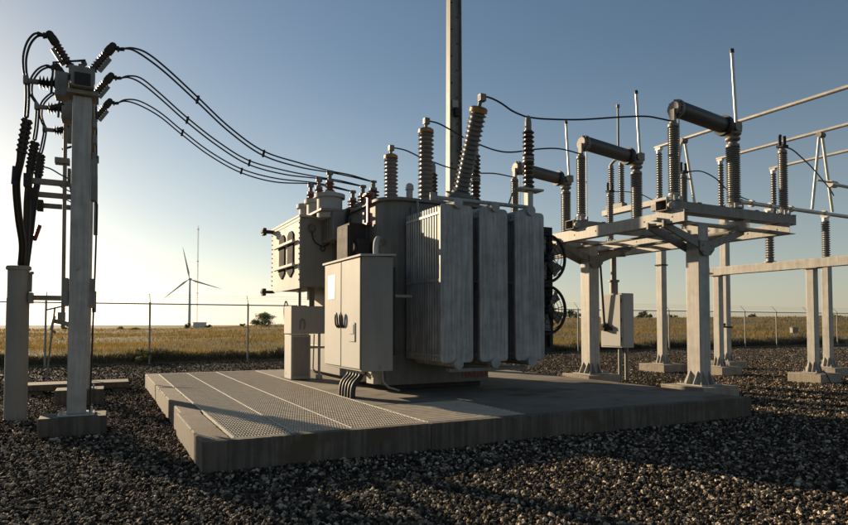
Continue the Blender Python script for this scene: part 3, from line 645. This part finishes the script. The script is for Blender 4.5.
wire('jumper', 'thin black jumper arcing from the nearest switch jaw to the bus', [(12.6, 2.1, 5.48), (13.1, 2.2, 5.52), (14.3, 2.7, 5.60), (15.6, 3.2, 5.60), (17.0, 3.75, 5.55), (17.9, 4.05, 5.42), (18.25, 4.15, 5.3)], .016, 'jumpers behind the switches')
wire('jumper', 'thin black jumper arcing from the middle switch jaw down to the low level pipe', [(12.6, 4.78, 5.48), (13.33, 4.85, 5.62), (13.93, 4.85, 5.50), (14.3, 4.80, 5.24), (14.45, 4.45, 4.95), (14.5, 4.18, 4.80)], .016, 'jumpers behind the switches')
wire('jumper', 'thin black jumper hanging level behind the middle switch', [(12.6, 7.44, 5.48), (13.3, 7.5, 5.56), (13.9, 7.5, 5.55), (14.4, 7.46, 5.40)], .014, 'jumpers behind the switches')

# mechanism cabinet under the stand
mc = thing('mechanism_cabinet', (11.2, 5.8, 0), 'pale square control cabinet on two pipes below the steel stand', 'cabinet')
MB().box(11.0, 11.42, 5.42, 6.18, .88, 2.30).build('case', 'paint_sunlit', mc, .012)
MB().box(10.982, 10.998, 5.46, 6.14, .92, 2.26).build('door', 'paint_sunlit', mc, .006)
MB().box(11.03, 11.39, 5.405, 5.418, .95, 2.25).build('side_panel', 'paint_sunlit', mc, .005)
q = MB()
for z in (1.1, 1.6, 2.1): q.cyl((10.985, 5.44, z-.05), (10.985, 5.44, z+.05), .02, 8)
q.build('hinge', 'dark_steel', mc)
MB().tube([(11.12, 5.62, .0), (11.12, 5.62, .88)], .05, 12).build('leg', 'steel', mc)
MB().tube([(11.28, 5.55, .0), (11.28, 5.55, .88)], .05, 12).build('leg', 'steel', mc)
MB().lathe((11.2, 5.9, 2.30), (11.2, 5.9, 3.5), [(0, .11), (.32, .11), (.32, .15), (.37, .15), (.37, .075), (1.2, .075)], 14).build('drive_shaft', 'steel', mc)
MB().tube([(10.80, 6.0, 3.45), (10.93, 5.98, 1.5)], .03, 10).build('link_rod', 'dark_steel', mc)
MB().ring((10.93, 5.95, 1.42), (1, .1, 0), .1, .022, 16).bar((10.86, 5.95, 1.45), (10.99, 5.75, 1.36), .06, .08).box(10.86, 10.98, 5.92, 6.05, 1.32, 1.5).build('hand_crank', 'dark_steel', mc)

# bus supports behind
b1 = thing('bus_support', (15.3, 4.4, .25), 'low steel bus support: long level beam across two slim columns', 'steel frame')
for v in (3.10, 5.85): column(b1, 15.3, v, .25, 2.93, .20)
MB().box(15.19, 15.41, -3.2, 6.55, 2.94, 3.18).build('beam', 'galvanised', b1, .01)
q = MB()
for v in (3.1, 5.85): q.box(15.15, 15.45, v-.2, v+.2, 2.925, 2.938)
q.build('cap_plate', 'steel', b1)
MB().tube([(15.55, 5.95, 3.2), (15.55, 5.95, 1.5)], .016).box(15.5, 15.62, 5.85, 6.1, 1.44, 1.52).bar((15.4, 5.95, 1.42), (15.9, 5.85, 1.40), .05, .05).build('earthing_handle', 'dark_steel', b1)
footing(15.3, 3.10, .85, .85, .25, 'concrete footing under the slim column with a looped ground wire')
footing(15.3, 5.85, .85, .85, .25, 'concrete footing under the slim column just right of the nearest thick column')
MB_ = MB().tube(spline([(14.95, 2.92, .22), (14.92, 2.80, .27), (15.02, 2.70, .32), (15.12, 2.66, .2), (15.16, 2.6, .0)], 5), .012).build('ground_wire', 'dark_steel'); tag(MB_, 'dark ground wire looping over a footing edge at the slim column', 'cable')
b2 = thing('bus_post', (17.8, 4.15, .25), 'slim steel column topped by a single insulator, farthest right', 'steel post')
column(b2, 17.8, 4.15, .25, 3.25, .20)
footing(17.8, 4.15, .85, .85, .25, 'concrete footing of the single-insulator column, at the far right edge')
b3 = thing('bus_gantry', (16, 7.5, .25), 'rear tall steel gantry on slim columns, beam hidden behind the switches', 'steel frame')
for u in (14.8, 17.85):
    column(b3, u, 7.5, .25, 5.06, .22)
MB().box(14.66, 14.94, 7.36, 7.64, 3.34, 3.38).build('band_plate', 'dark_steel', b3)
MB().box(14.5, 20.9, 7.40, 7.62, 5.07, 5.27).build('beam', 'steel', b3, .008)
MB().box(14.60, 14.85, 7.1, 9.9, 5.275, 5.46).build('beam', 'galvanised', b3, .008)
footing(14.8, 7.5, 1.0, 1.0, .25, 'concrete footing under the slim banded column behind the mechanism cabinet')
footing(17.85, 7.5, .9, .9, .25, 'concrete footing farthest back, behind the slim columns')
def post(u, v, z0, z1, label, rs=.12, n=18):
    r = thing('post_insulator', (u, v, z0), label, 'insulator', 'post insulators carrying the bus pipes')
    sheds((u, v, z0+.10), (u, v, z1-.10), rs*.65, rs, n, 16).build('porcelain', 'porcelain', r)
    MB().lathe((u, v, z0), (u, v, z0+.10), [(0, rs*1.3), (.025, rs*1.3), (.025, rs*.8), (.1, rs*.8)], 14).build('base_flange', 'steel', r)
    MB().cyl((u, v, z1-.10), (u, v, z1), rs*.75, 14).box(u-.07, u+.07, v-.1, v+.1, z1, z1+.07).build('clamp', 'aluminium', r)
post(14.72, 7.46, 5.46, 7.02, 'thin far insulator just left of the nearest switch end', .105)
post(17.65, 7.46, 5.275, 7.02, 'thin far insulator just left of the thick hinge post', .105)
post(20.5, 7.46, 5.275, 7.02, 'thin far insulator just left of the nearest switch jaw post', .105)
post(15.3, 4.22, 3.185, 4.60, 'hanging-low insulator standing on the long level beam', .12)
post(17.8, 4.15, 3.255, 4.60, 'insulator standing on the single slim column at far right', .12)
gs = thing('ground_switch', (14.7, 9.3, 5.46), 'twin small insulators with one tall thin rod, behind the switches', 'switch')
for v in (9.08, 9.55): sheds((14.72, v, 5.6), (14.72, v, 6.9), .07, .11, 18, 14).build('insulator', 'porcelain', gs)
MB().box(14.6, 14.84, 8.95, 9.7, 5.462, 5.6).cyl((14.72, 9.08, 6.9), (14.72, 9.08, 7.0), .08).cyl((14.72, 9.55, 6.9), (14.72, 9.55, 7.0), .08).tube(spline([(14.72, 9.6, 6.98), (14.72, 9.5, 7.08), (14.72, 9.3, 7.16), (14.72, 9.1, 7.1), (14.72, 9.05, 6.98)], 4), .05).build('yoke', 'steel', gs)
MB().tube([(14.72, 9.2, 7.1), (14.72, 9.2, 8.95)], .035).cyl((14.72, 9.2, 8.93), (14.72, 9.2, 9.03), .06).build('rod', 'steel', gs)
def pipe(label, a, b, r=.05):
    o = MB().tube([a, b], r, 14).build('bus_pipe', 'aluminium'); return tag(o, label, 'pipe', 'aluminium bus pipes')
pipe('highest of the sloping silver bus pipes, passing behind the nearest switch hinge', (14.7, 7.6, 7.13), (14.7, -4.5, 7.13), .055)
pipe('middle sloping silver bus pipe, carried by the right A-frame', (17.65, 7.6, 7.13), (17.65, -5, 7.13), .055)
pipe('lowest of the three sloping silver bus pipes', (20.5, 7.6, 7.13), (20.5, -6, 7.13), .055)
p = pipe('low level silver pipe under the right A-frame, resting on insulators', (14.05, 4.18, 4.73), (24, 4.18, 4.73), .055)
q = MB().ball((14.05, 4.18, 4.73), .085)
for u in (14.5, 15.3, 16.2, 17.8): q.cyl((u-.06, 4.18, 4.73), (u+.06, 4.18, 4.73), .09, 14)
q.build('clamp', 'aluminium', p)
pipe('low level silver pipe under the left A-frame, mostly behind the switches', (13.9, 6.45, 4.95), (18.5, 6.45, 4.95), .05)
def aframe(u, v, z0, z1, label):
    r = thing('bus_riser', (u, v, z0), label, 'bus riser', 'A-shaped pipe risers')
    for sg in (-1, 1): MB().tube([(u+sg*.06, v, z1-.03), (u+sg*.50, v, z0+.03)], .042, 12).build('leg', 'aluminium', r)
    MB().tube([(u-.26, v-.01, z0+.9), (u+.34, v-.01, z0+.9)], .03, 8).build('cross_bar', 'aluminium', r)
    MB().cyl((u-.12, v, z1-.06), (u+.12, v, z1-.06), .085, 12).build('clamp', 'steel', r)
    return r
a2 = aframe(17.72, 4.18, 4.78, 7.10, 'right A-shaped silver pipe riser against the sky')
MB().cyl((18.0, 4.12, 5.62), (18.3, 4.12, 5.62), .10, 12).tube([(18.2, 4.12, 5.62), (20.5, 4.12, 5.60)], .05).build('stub_pipe', 'aluminium', a2)
aframe(14.62, 6.45, 5.0, 7.10, 'left A-shaped silver pipe riser behind the nearest switch')
# mast behind the transformer
lm = thing('lightning_mast', (7.26, 7.6, 0), 'tall flat grey steel mast rising behind the transformer out of the picture', 'mast')
q = MB().prism([(7.06, 0), (7.49, 0), (7.44, 13), (7.11, 13)], 7.60, 7.62, lambda a, b, c: (a, c, b)).prism([(7.06, 0), (7.085, 0), (7.135, 13), (7.11, 13)], 7.51, 7.71, lambda a, b, c: (a, c, b)).prism([(7.465, 0), (7.49, 0), (7.44, 13), (7.415, 13)], 7.51, 7.71, lambda a, b, c: (a, c, b))
q.build('pole', 'steel', lm)
q = MB()
for i in range(26):
    q.cyl((7.28+.08*(-1)**i, 7.585, 3.2+i*.36), (7.28+.08*(-1)**i, 7.60, 3.2+i*.36), .02, 8)
q.build('step_bolt', 'dark_steel', lm)
MB().box(7.20, 7.38, 7.565, 7.585, 7.22, 7.42).build('plate', 'galvanised', lm)
MB().box(7.24, 7.35, 7.47, 7.58, 6.98, 7.20).tube([(7.31, 7.52, 7.05), (7.41, 7.50, 6.9), (7.44, 7.49, 5.2)], .018).build('flood_light', 'dark_steel', lm)

# ------------------------------------------------------------------ riser frame on the left
F = thing('pole_structure', (-1.27, 5, .27), 'dark two-column pole frame at the left, columns one behind another', 'pole frame')
for v in (3.24, 6.9):
    column(F, -1.228, v, .27, 4.62, .23, .23, False)
    MB().box(-1.42, -1.03, v-.2, v+.2, 4.62, 4.68).build('cap_plate', 'steel', F, .006)
    for z in (3.2, 1.72): MB().box(-1.10, -1.03, v-.12, v+.08, z, z+(.58 if z > 3 else .40)).build('side_plate', 'steel', F, .008)
    MB().box(-1.42, -1.35, v-.12, v+.08, 1.74, 2.12).build('side_plate', 'steel', F, .008)
    for z in (3.75, 4.0, 4.22): MB().box(-1.10, -1.045, v-.06, v+.06, z, z+.12).build('lug', 'steel', F, .006)
MB().box(-1.36, -1.09, 2.95, 7.2, 4.685, 4.90).build('beam', 'steel', F, .01)
MB().box(-1.32, -1.13, 2.93, 2.948, 4.71, 4.87).build('beam_end', 'dark_steel', F)
for v in (3.9, 4.95, 6.0):
    MB().box(-1.90, -1.35, v-.035, v+.035, 3.50, 3.58).build('arm', 'steel', F, .005)
    MB().box(-1.95, -1.86, v-.12, v+.06, 3.44, 3.62).build('cable_clamp', 'dark_steel', F)
    MB().tube(spline([(-1.8, v-.02, 3.75), (-1.65, v-.02, 3.74), (-1.5, v-.02, 3.66), (-1.37, v-.02, 3.60)], 5), .01).build('lead', 'rubber', F)
MB().box(-1.39, -1.35, 3.2, 6.95, 3.46, 3.62).build('rail', 'steel', F, .005)
MB().tube([(-1.49, 4.6, 4.62), (-1.47, 4.6, 1.45)], .028, 10).box(-1.62, -1.42, 4.5, 4.7, 3.98, 4.06).box(-1.54, -1.44, 4.52, 4.68, 1.55, 1.68).bar((-1.60, 4.6, 1.55), (-1.40, 4.5, 1.50), .06, .06).tube([(-1.58, 4.55, 1.62), (-1.62, 4.5, 1.42), (-1.56, 4.5, 1.36)], .02).build('operating_pipe', 'steel', F)
MB().box(-1.98, -1.35, 4.93, 5.0, 1.87, 1.95).box(-1.39, -1.35, 3.2, 6.95, 1.86, 1.96).build('brace', 'steel', F, .005)
MB().tube(spline([(-1.06, 3.3, 4.55), (-1.03, 3.28, 3.0), (-1.05, 3.26, 1.5), (-1.07, 3.26, .28)], 4), .012).build('ground_wire', 'rubber', F)
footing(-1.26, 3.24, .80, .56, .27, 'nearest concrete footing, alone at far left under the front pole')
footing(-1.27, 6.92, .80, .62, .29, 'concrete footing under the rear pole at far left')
tc_ = MB().box(-2.35, -.36, 8.75, 9.55, .10, .23).box(-2.3, -2.0, 8.8, 9.5, -.1, .10).box(-.7, -.42, 8.8, 9.5, -.1, .10).build('concrete_cover', 'concrete', bevel=.015)
tag(tc_, 'low flat concrete slab lying behind the left footings', 'slab')

def make_cutout(v, dz, label):
    r = thing('pole_top_switch', (-1.25, v, 4.93), label, 'switch', 'pole-top switches on the frame')
    MB().box(-1.40, -1.08, v-.14, v+.14, 4.905, 5.05).box(-1.56, -1.40, v-.14, v+.14, 4.60, 4.934).cyl((-1.25, v, 5.05), (-1.25, v, 5.12), .045).ball((-1.22, v, 5.14), .04).build('mounting_box', 'steel', r, .012)
    MB().tube([(-1.60, v-.1, 4.62), (-1.58, v-.1, 5.05), (-1.2, v-.08, 5.16)], .016).tube([(-1.45, v-.12, 4.5), (-1.62, v-.12, 4.42)], .02).build('linkage', 'dark_steel', r)
    for sg in (-1, 1):
        p0 = V3((-1.25+sg*.13, v, 5.06)); p1 = V3((-1.25+sg*.36, v, 5.42)); d = (p1-p0).normalized()
        a = sheds(p0, p0+d*.33, .04, .062, 7, 14).build('tilted_insulator', 'porcelain_dark', r)
        MB().lathe(p0+d*.33, p1+d*.06, [(0, .045), (.02, .06), (.10, .06), (.16, .045)], 12).ball(p1+d*.05, .055).build('end_cap', 'dark_steel', a)
        e = p1+d*.04
        MB().tube([e, e+V3((sg*.08, 0, -.02)), e+V3((sg*.15, 0, -.005))], .032, 8, [.045, .026, .03]).cyl(e+V3((sg*.06, 0, -.02)), e+V3((sg*.085, 0, -.02)), .045, 8).build('connector', 'dark_steel', a)
        MB().bar(p0+d*.06+V3((sg*.06, -.02, -.05)), p0+d*.30+V3((sg*.06, -.02, -.05)), .05, .05).build('arc_plate', 'steel', a)
    h = sheds((-1.50, v, 4.79), (-1.76, v, 4.78), .036, .095, 6, 14).build('level_insulator', 'polymer', r)
    MB().cyl((-1.76, v, 4.78), (-1.90, v, 4.775), .036, 10).box(-1.93, -1.88, v-.05, v+.05, 4.73, 4.83).build('end_cap', 'steel', h)
    return r
make_cutout(3.32, 0, 'topmost pole-top switch with two tilted insulators, left frame')
k = make_cutout(4.9, 0, 'second pole-top switch, between the topmost and lowest ones')
c3 = dup(k, (-1.25, 6.45, 4.93), 'lowest, farthest pole-top switch on the left frame')
for o, z in ((k, 5.07), (c3, 5.14)): o.location.z = z
q = MB().box(-1.40, -1.06, 4.74, 5.06, 4.905, 5.04).box(-1.40, -1.06, 6.29, 6.61, 4.905, 5.11).build('shim_plate', 'steel', F, .01)
# cables from the switches into the riser pipe
loops = [
 ('outermost, highest black cable loop at the left frame', 3.32, [(-1.70, 3.32, 5.43), (-1.76, 3.33, 5.45), (-1.83, 3.34, 5.42), (-1.90, 3.35, 5.30), (-1.94, 3.36, 5.12), (-1.935, 3.35, 4.93), (-1.905, 3.33, 4.76), (-1.905, 3.42, 4.55), (-1.93, 3.6, 4.36)], [(-1.93, 3.62, 4.35), (-1.97, 3.72, 4.18), (-2.01, 3.82, 3.90)], [(-2.02, 3.85, 3.78), (-2.07, 3.95, 3.5), (-2.06, 4.25, 3.05), (-2.04, 4.6, 2.7), (-2.08, 4.9, 2.42)]),
 ('middle black cable loop at the left frame', 4.9, [(-1.70, 4.9, 5.57), (-1.78, 4.9, 5.59), (-1.90, 4.9, 5.50), (-1.99, 4.9, 5.32), (-2.0, 4.9, 5.12), (-1.95, 4.9, 5.02), (-1.905, 4.9, 4.92), (-1.91, 4.85, 4.6), (-1.93, 4.8, 4.36)], [(-1.93, 4.8, 4.34), (-1.96, 4.8, 4.12), (-1.985, 4.8, 3.9)], [(-1.99, 4.8, 3.78), (-2.01, 4.82, 3.4), (-2.02, 4.9, 2.9), (-2.05, 4.97, 2.42)]),
 ('innermost, lowest black cable loop at the left frame', 6.45, [(-1.70, 6.45, 5.64), (-1.8, 6.4, 5.64), (-1.94, 6.35, 5.44), (-1.97, 6.3, 5.22), (-1.94, 6.38, 5.09), (-1.905, 6.43, 4.99), (-1.92, 6.2, 4.65), (-1.93, 5.9, 4.42)], [(-1.93, 5.88, 4.40), (-1.94, 5.8, 4.2), (-1.95, 5.72, 4.0)], [(-1.95, 5.7, 3.9), (-1.98, 5.5, 3.5), (-2.0, 5.2, 2.9), (-2.03, 5.05, 2.42)])]
for lab, v, jp, tm, cb in loops:
    r = thing('riser_cable', jp[0], lab, 'cable', 'riser cables at the left frame')
    for dy in (-.02, .045):
        MB().tube([(p[0]+(.03 if 0 < i < len(spline(jp))-1 else 0)*(dy > 0), p[1]+dy, p[2]) for i, p in enumerate(spline(jp))], .015, 8).build('jumper', 'rubber', r)
    for j, dx in enumerate((0, .045)):
        t0 = V3(tm[0])+V3((dx, dx*1.5, 0)); t1 = V3(tm[-1])+V3((dx, dx*1.5, 0))
        sheds(t0, t1, .03, .05, 7, 12).build('termination', 'polymer', r)
        sp = [V3(c)+V3((dx*.8, dx*.9, 0)) for c in cb]
        MB().tube(spline([t1]+sp), .031, 10).build('cable', 'rubber', r)
sl_ = MB().cyl((-2.055, 3.88, 3.72), (-2.075, 3.96, 3.48), .04, 12).build('sleeve', 'blue', bpy.data.objects['riser_cable'])
q = MB().cyl((-1.86, 5.35, 3.1), (-1.92, 5.25, 2.85), .032, 10).build('sleeve', 'red', bpy.data.objects['riser_cable.002'])
rp = thing('conduit_pipe', (-2.1, 5.0, 0), 'thick grey conduit pipe standing at the left edge, cables entering its top', 'pipe')
MB().lathe((-2.1, 5.0, -.1), (-2.1, 5.0, 2.40), [(0, .155), (.14, .165), (.14, .155), (2.0, .155), (2.0, .148), (2.44, .148), (2.44, .170), (2.47, .175), (2.5, .165)], 24).build('shell', 'paint', rp)
MB().box(-1.955, -1.90, 4.88, 5.12, 1.82, 1.99).box(-1.945, -1.90, 4.95, 5.05, 2.28, 2.32).tube([(-1.93, 4.95, 2.3), (-1.93, 4.93, 2.0)], .02).build('strap', 'steel', rp)

# ------------------------------------------------------------------ chain-link fence
FV = 18.5
fe = thing('chain_link_fence', (0, FV, 0), 'chain-link fence with top rail and outward barbed-wire arms along the yard', 'fence')
posts = [-19.5, -16.1, -12.7, -9.35, -6.0, -2.61, .67, 4.22, 7.5, 10.9, 14.2, 17.6, 21.06, 24.4, 27.75, 31.04, 34.4, 37.5, 40.8, 44.2, 47.6, 51, 54.4]
for i, u in enumerate(posts):
    p = MB().cyl((u, FV, -.05), (u, FV, 2.30), .035, 10)
    p.tube([(u, FV, 2.28), (u, FV, 2.32), (u, FV+.30, 2.62)], .016, 6)
    p.build('post', 'zinc_wire', fe)
MB().tube([(-19.5, FV, 2.24), (54.4, FV, 2.24)], .024, 10).build('top_rail', 'zinc_wire', fe)
q = MB()
for dv, z in ((.10, 2.42), (.19, 2.51), (.28, 2.60)): q.tube([(-19.5, FV+dv, z), (54.4, FV+dv, z)], .004, 4)
q.build('barbed_wire', 'zinc_wire', fe)
n = 780; st = 73.9/n*1.0; H_ = 2.18
u0 = -19.5+np.arange(n)*st*1.0
vs_, fs_, o_ = [], [], 0
def wires(dirn):
    global o_
    us_ = np.linspace(-19.5-(H_ if dirn > 0 else 0), 54.4+(H_ if dirn < 0 else 0), 820)
    for a in us_:
        b = a+dirn*H_; za, zb = .04, .04+H_
        x0, x1 = a, b
        lo, hi = -19.5, 54.4
        if min(x0, x1) < lo or max(x0, x1) > hi: continue
        r = .0021
        vs_.extend([(x0-r, FV, za), (x0+r, FV, za), (x1+r, FV, zb), (x1-r, FV, zb), (x0, FV-r, za), (x0, FV+r, za), (x1, FV+r, zb), (x1, FV-r, zb)])
        fs_.extend([(o_, o_+1, o_+2, o_+3), (o_+4, o_+5, o_+6, o_+7)]); o_ += 8
wires(1); wires(-1)
cm = from_arrays('chain_link_mesh', np.array(vs_)-np.array([0, FV, 0]), np.array(fs_), 'zinc_wire', None, fe)
st_ = MB().bar((-2.15, 12, 0), (-1.99, 12, 1.9), .05, .04).bar((-2.16, 12, 1.86), (-1.80, 12, 1.96), .05, .04).build('marker_stake', 'steel')
tag(st_, 'thin leaning steel stake with a short crossbar in the gravel, behind the left frame', 'stake')

# ------------------------------------------------------------------ far things
def polar(px, r):
    a = math.atan((px-424)/623)+R(27.5); return CU+r*math.sin(a), CV+r*math.cos(a)
def gz(u, v): return float(field_h(np.array(u), np.array(v)))
tu, tv = polar(189.5, 1050); hub = 71.
wt = thing('wind_turbine', (tu, tv, -18), 'three-bladed wind turbine far out on the plain', 'wind turbine')
MB().lathe((tu, tv, -20), (tu, tv, hub), [(0, 2.4), (40, 2.1), (hub+20, 1.35)], 20).build('tower', 'turbine', wt)
fw = V3((CU-tu, CV-tv, 0)).normalized(); fw = (fw+V3((fw.y, -fw.x, 0))*.25).normalized(); sd_ = V3((-fw.y, fw.x, 0))
hp = V3((tu, tv, hub+1.2))+fw*3.0
MB().bar(V3((tu, tv, hub+1.3))-fw*6, V3((tu, tv, hub+1.3))+fw*2.6, 3.2, 3.4).build('nacelle', 'turbine', wt, .4)
MB().lathe(hp-fw*1.2, hp+fw*1.8, [(0, 1.6), (1.4, 1.6), (2.4, 1.1), (3.0, .2)], 16).build('hub', 'turbine', wt)
rt = V3((math.cos(R(27.5)), -math.sin(R(27.5)), 0))
for dx, dz in ((-7, 32.5), (27.5, -8.5), (-23, -18.5)):
    d = (sd_*(1 if sd_.dot(rt) > 0 else -1)*dx+V3((0, 0, 1))*dz).normalized(); ln = 52
    c = d.cross(fw).normalized(); q = MB(); P = []
    for t, ch, th in ((.02, 1.0, 1.0), (.08, 1.3, 1.0), (.2, 3.0, .7), (.5, 2.0, .4), (.8, 1.2, .25), (1, .3, .1)):
        e = hp+d*ln*t; P += [e-c*ch*.3-fw*th/2, e+c*ch*.7, e-c*ch*.3+fw*th/2]
    nn = len(P)//3
    q.add(P, [(0, 1, 2)]+[(3*i+j, 3*i+(j+1) % 3, 3*i+3+(j+1) % 3, 3*i+3+j) for i in range(nn-1) for j in range(3)]+[(3*nn-3, 3*nn-1, 3*nn-2)])
    q.build('blade', 'turbine', wt)
mu, mv = polar(197.2, 620)
mm = thing('lattice_mast', (mu, mv, -14), 'thin lattice mast standing beside the wind turbine', 'mast')
q = MB(); mz0, mz1 = -15, 94; L3 = [(.55*math.cos(R(a)), .55*math.sin(R(a))) for a in (90, 210, 330)]
for x, y in L3: q.bar((mu+x, mv+y, mz0), (mu+x, mv+y, mz1), .13, .13)
for i in range(54):
    z = mz0+i*2.0
    for j in range(3):
        a, b = L3[j], L3[(j+1) % 3]; q.bar((mu+a[0], mv+a[1], z), (mu+b[0], mv+b[1], z+2.0), .07, .07); q.bar((mu+a[0], mv+a[1], z), (mu+b[0], mv+b[1], z), .07, .07)
q.build('lattice', 'galvanised', mm, smooth=False)
q = MB()
for z in (30, 60, 90): q.box(mu-.9, mu+.9, mv-.2, mv+.2, z, z+.5)
q.build('sensor_boom', 'dark_steel', mm)
hu, hv_ = polar(200, 186); hz = gz(hu, hv_)
hut = thing('equipment_shelter', (hu, hv_, hz), 'small pale shelter on the field crest below the wind turbine', 'shelter')
MB().bar((hu-1.4, hv_+.7, hz+.75), (hu+1.4, hv_-.7, hz+.75), 1.9, 1.7).build('wall', 'white', hut, .03)
MB().bar((hu-1.55, hv_+.78, hz+1.68), (hu+1.55, hv_-.78, hz+1.68), 2.2, .14).build('roof', 'steel', hut)
MB().bar((hu-.75, hv_-.62, hz+.7), (hu-.05, hv_-.97, hz+.7), .04, 1.3).build('door', 'steel', hut)

def bush(name, px, r, w, h, n, ls, label, cat, group=None, mat='leaves', lobes=7, sink=.0):
    u, v = polar(px, r); z = gz(u, v)-sink
    t = thing(name, (u, v, z), label, cat, group)
    lr = np.random.default_rng(int(px*7+r))
    C = []
    for i in range(lobes):
        a = lr.uniform(0, 2*np.pi); q_ = w/2*math.sqrt(lr.random())*.72
        C.append((q_*math.cos(a), q_*math.sin(a), h*lr.uniform(.12, .78), w*lr.uniform(.15, .27), h*lr.uniform(.14, .25)))
    C = np.array(C); k = lr.integers(0, lobes, n)
    d = lr.normal(size=(n, 3)); d /= np.linalg.norm(d, axis=1)[:, None]; rr = lr.uniform(.35, 1.08, n)[:, None]
    P = C[k, :3]+d*rr*np.stack([C[k, 3], C[k, 3], C[k, 4]], 1)
    a_ = lr.normal(size=(n, 3)); a_ /= np.linalg.norm(a_, axis=1)[:, None]; b_ = np.cross(a_, lr.normal(size=(n, 3))); b_ /= np.linalg.norm(b_, axis=1)[:, None]
    s = ls*lr.uniform(.5, 1.2, n)[:, None]
    vs_ = np.stack([P-a_*s, P+b_*s*.5, P+a_*s, P-b_*s*.5], 1).reshape(-1, 3)
    from_arrays('crown', vs_, np.arange(4*n).reshape(n, 4), mat, None, t)
    q = MB(); rt_ = max(.04, h*.02)
    q.tube([(u, v, z-.3), (u+.02*w, v, z+h*.3), (u, v, z+h*.5)], rt_, 7, [rt_*1.4, rt_, rt_*.6])
    for cx_, cy_, cz_, _, _ in C[:5]: q.tube([(u, v, z+h*.15), (u+cx_*.5, v+cy_*.5, z+cz_*.6), (u+cx_, v+cy_, z+cz_)], rt_*.5, 6, [rt_*.8, rt_*.5, rt_*.2])
    q.build('trunk', 'bark', t)
    return t
bush('bush', 262, 150, 6.4, 3.9, 2600, .20, 'broad leafy green bush beyond the fence, right of the turbine', 'bush', lobes=12)
bush('bush', 187, 184, 2.2, 2.2, 700, .16, 'small dark bush at the left end of the pale shelter', 'bush')
bush('bush', 208, 182, 2.0, 1.2, 500, .16, 'small dark bush at the right end of the pale shelter', 'bush')
for px, r, w, h, lab in ((121, 178, 2.6, 1.2, 'low dark scrub clump on the crest, right of the left frame'), (66, 180, 2.2, 1.1, 'low dark scrub clump on the crest, just behind the left columns'), (137, 170, 3.0, .8, 'low flat scrub clump beside the darker clump on the crest'), (243, 160, 1.6, 1.0, 'tiny scrub tuft left of the broad green bush')):
    bush('scrub', px, r, w, h, 420, .15, lab, 'scrub', 'scrub on the field crest')
for px, r, w, h, lab in ((566, 230, 7.5, 5.2, 'dark distant tree clump just right of the cooling fans'), (577, 235, 5.0, 4.6, 'dark distant tree left of the first thick column'), (641, 235, 5.0, 4.6, 'dark distant tree just right of the mechanism cabinet'), (649, 240, 3.6, 3.6, 'rounded distant tree between the cabinet and the banded column'), (672, 240, 4.2, 4.2, 'dark distant tree right of the banded column'), (751, 240, 4.6, 3.6, 'low distant tree between two fence posts at right'), (823, 240, 4.0, 3.0, 'low distant tree between the two slim right columns'), (842, 250, 6.0, 3.6, 'low distant tree at the right picture edge'), (596, 240, 4., 3.4, 'low distant tree behind the first thick column')):
    bush('distant_tree', px, r, w, h, 800, .3, lab, 'tree', 'distant trees on the right horizon', 'pine', 8, .3)
bush('weed_clump', 145, 25.3, .75, .75, 500, .05, 'pale leafy weed clump at the foot of a fence post', 'weed', None, 'leaves', 6)
pu, pv = polar(793, 60); pz = gz(pu, pv)
bx = MB().bar((pu-.28, pv, pz+.45), (pu+.28, pv-.12, pz+.45), .3, .42).bar((pu-.32, pv, pz+.68), (pu+.32, pv-.14, pz+.68), .36, .05).bar((pu, pv-.06, pz-.1), (pu, pv-.06, pz+.3), .1, .1).build('utility_box', 'steel', None, .02)
tag(bx, 'small grey utility box in the field beyond the right fence', 'box')
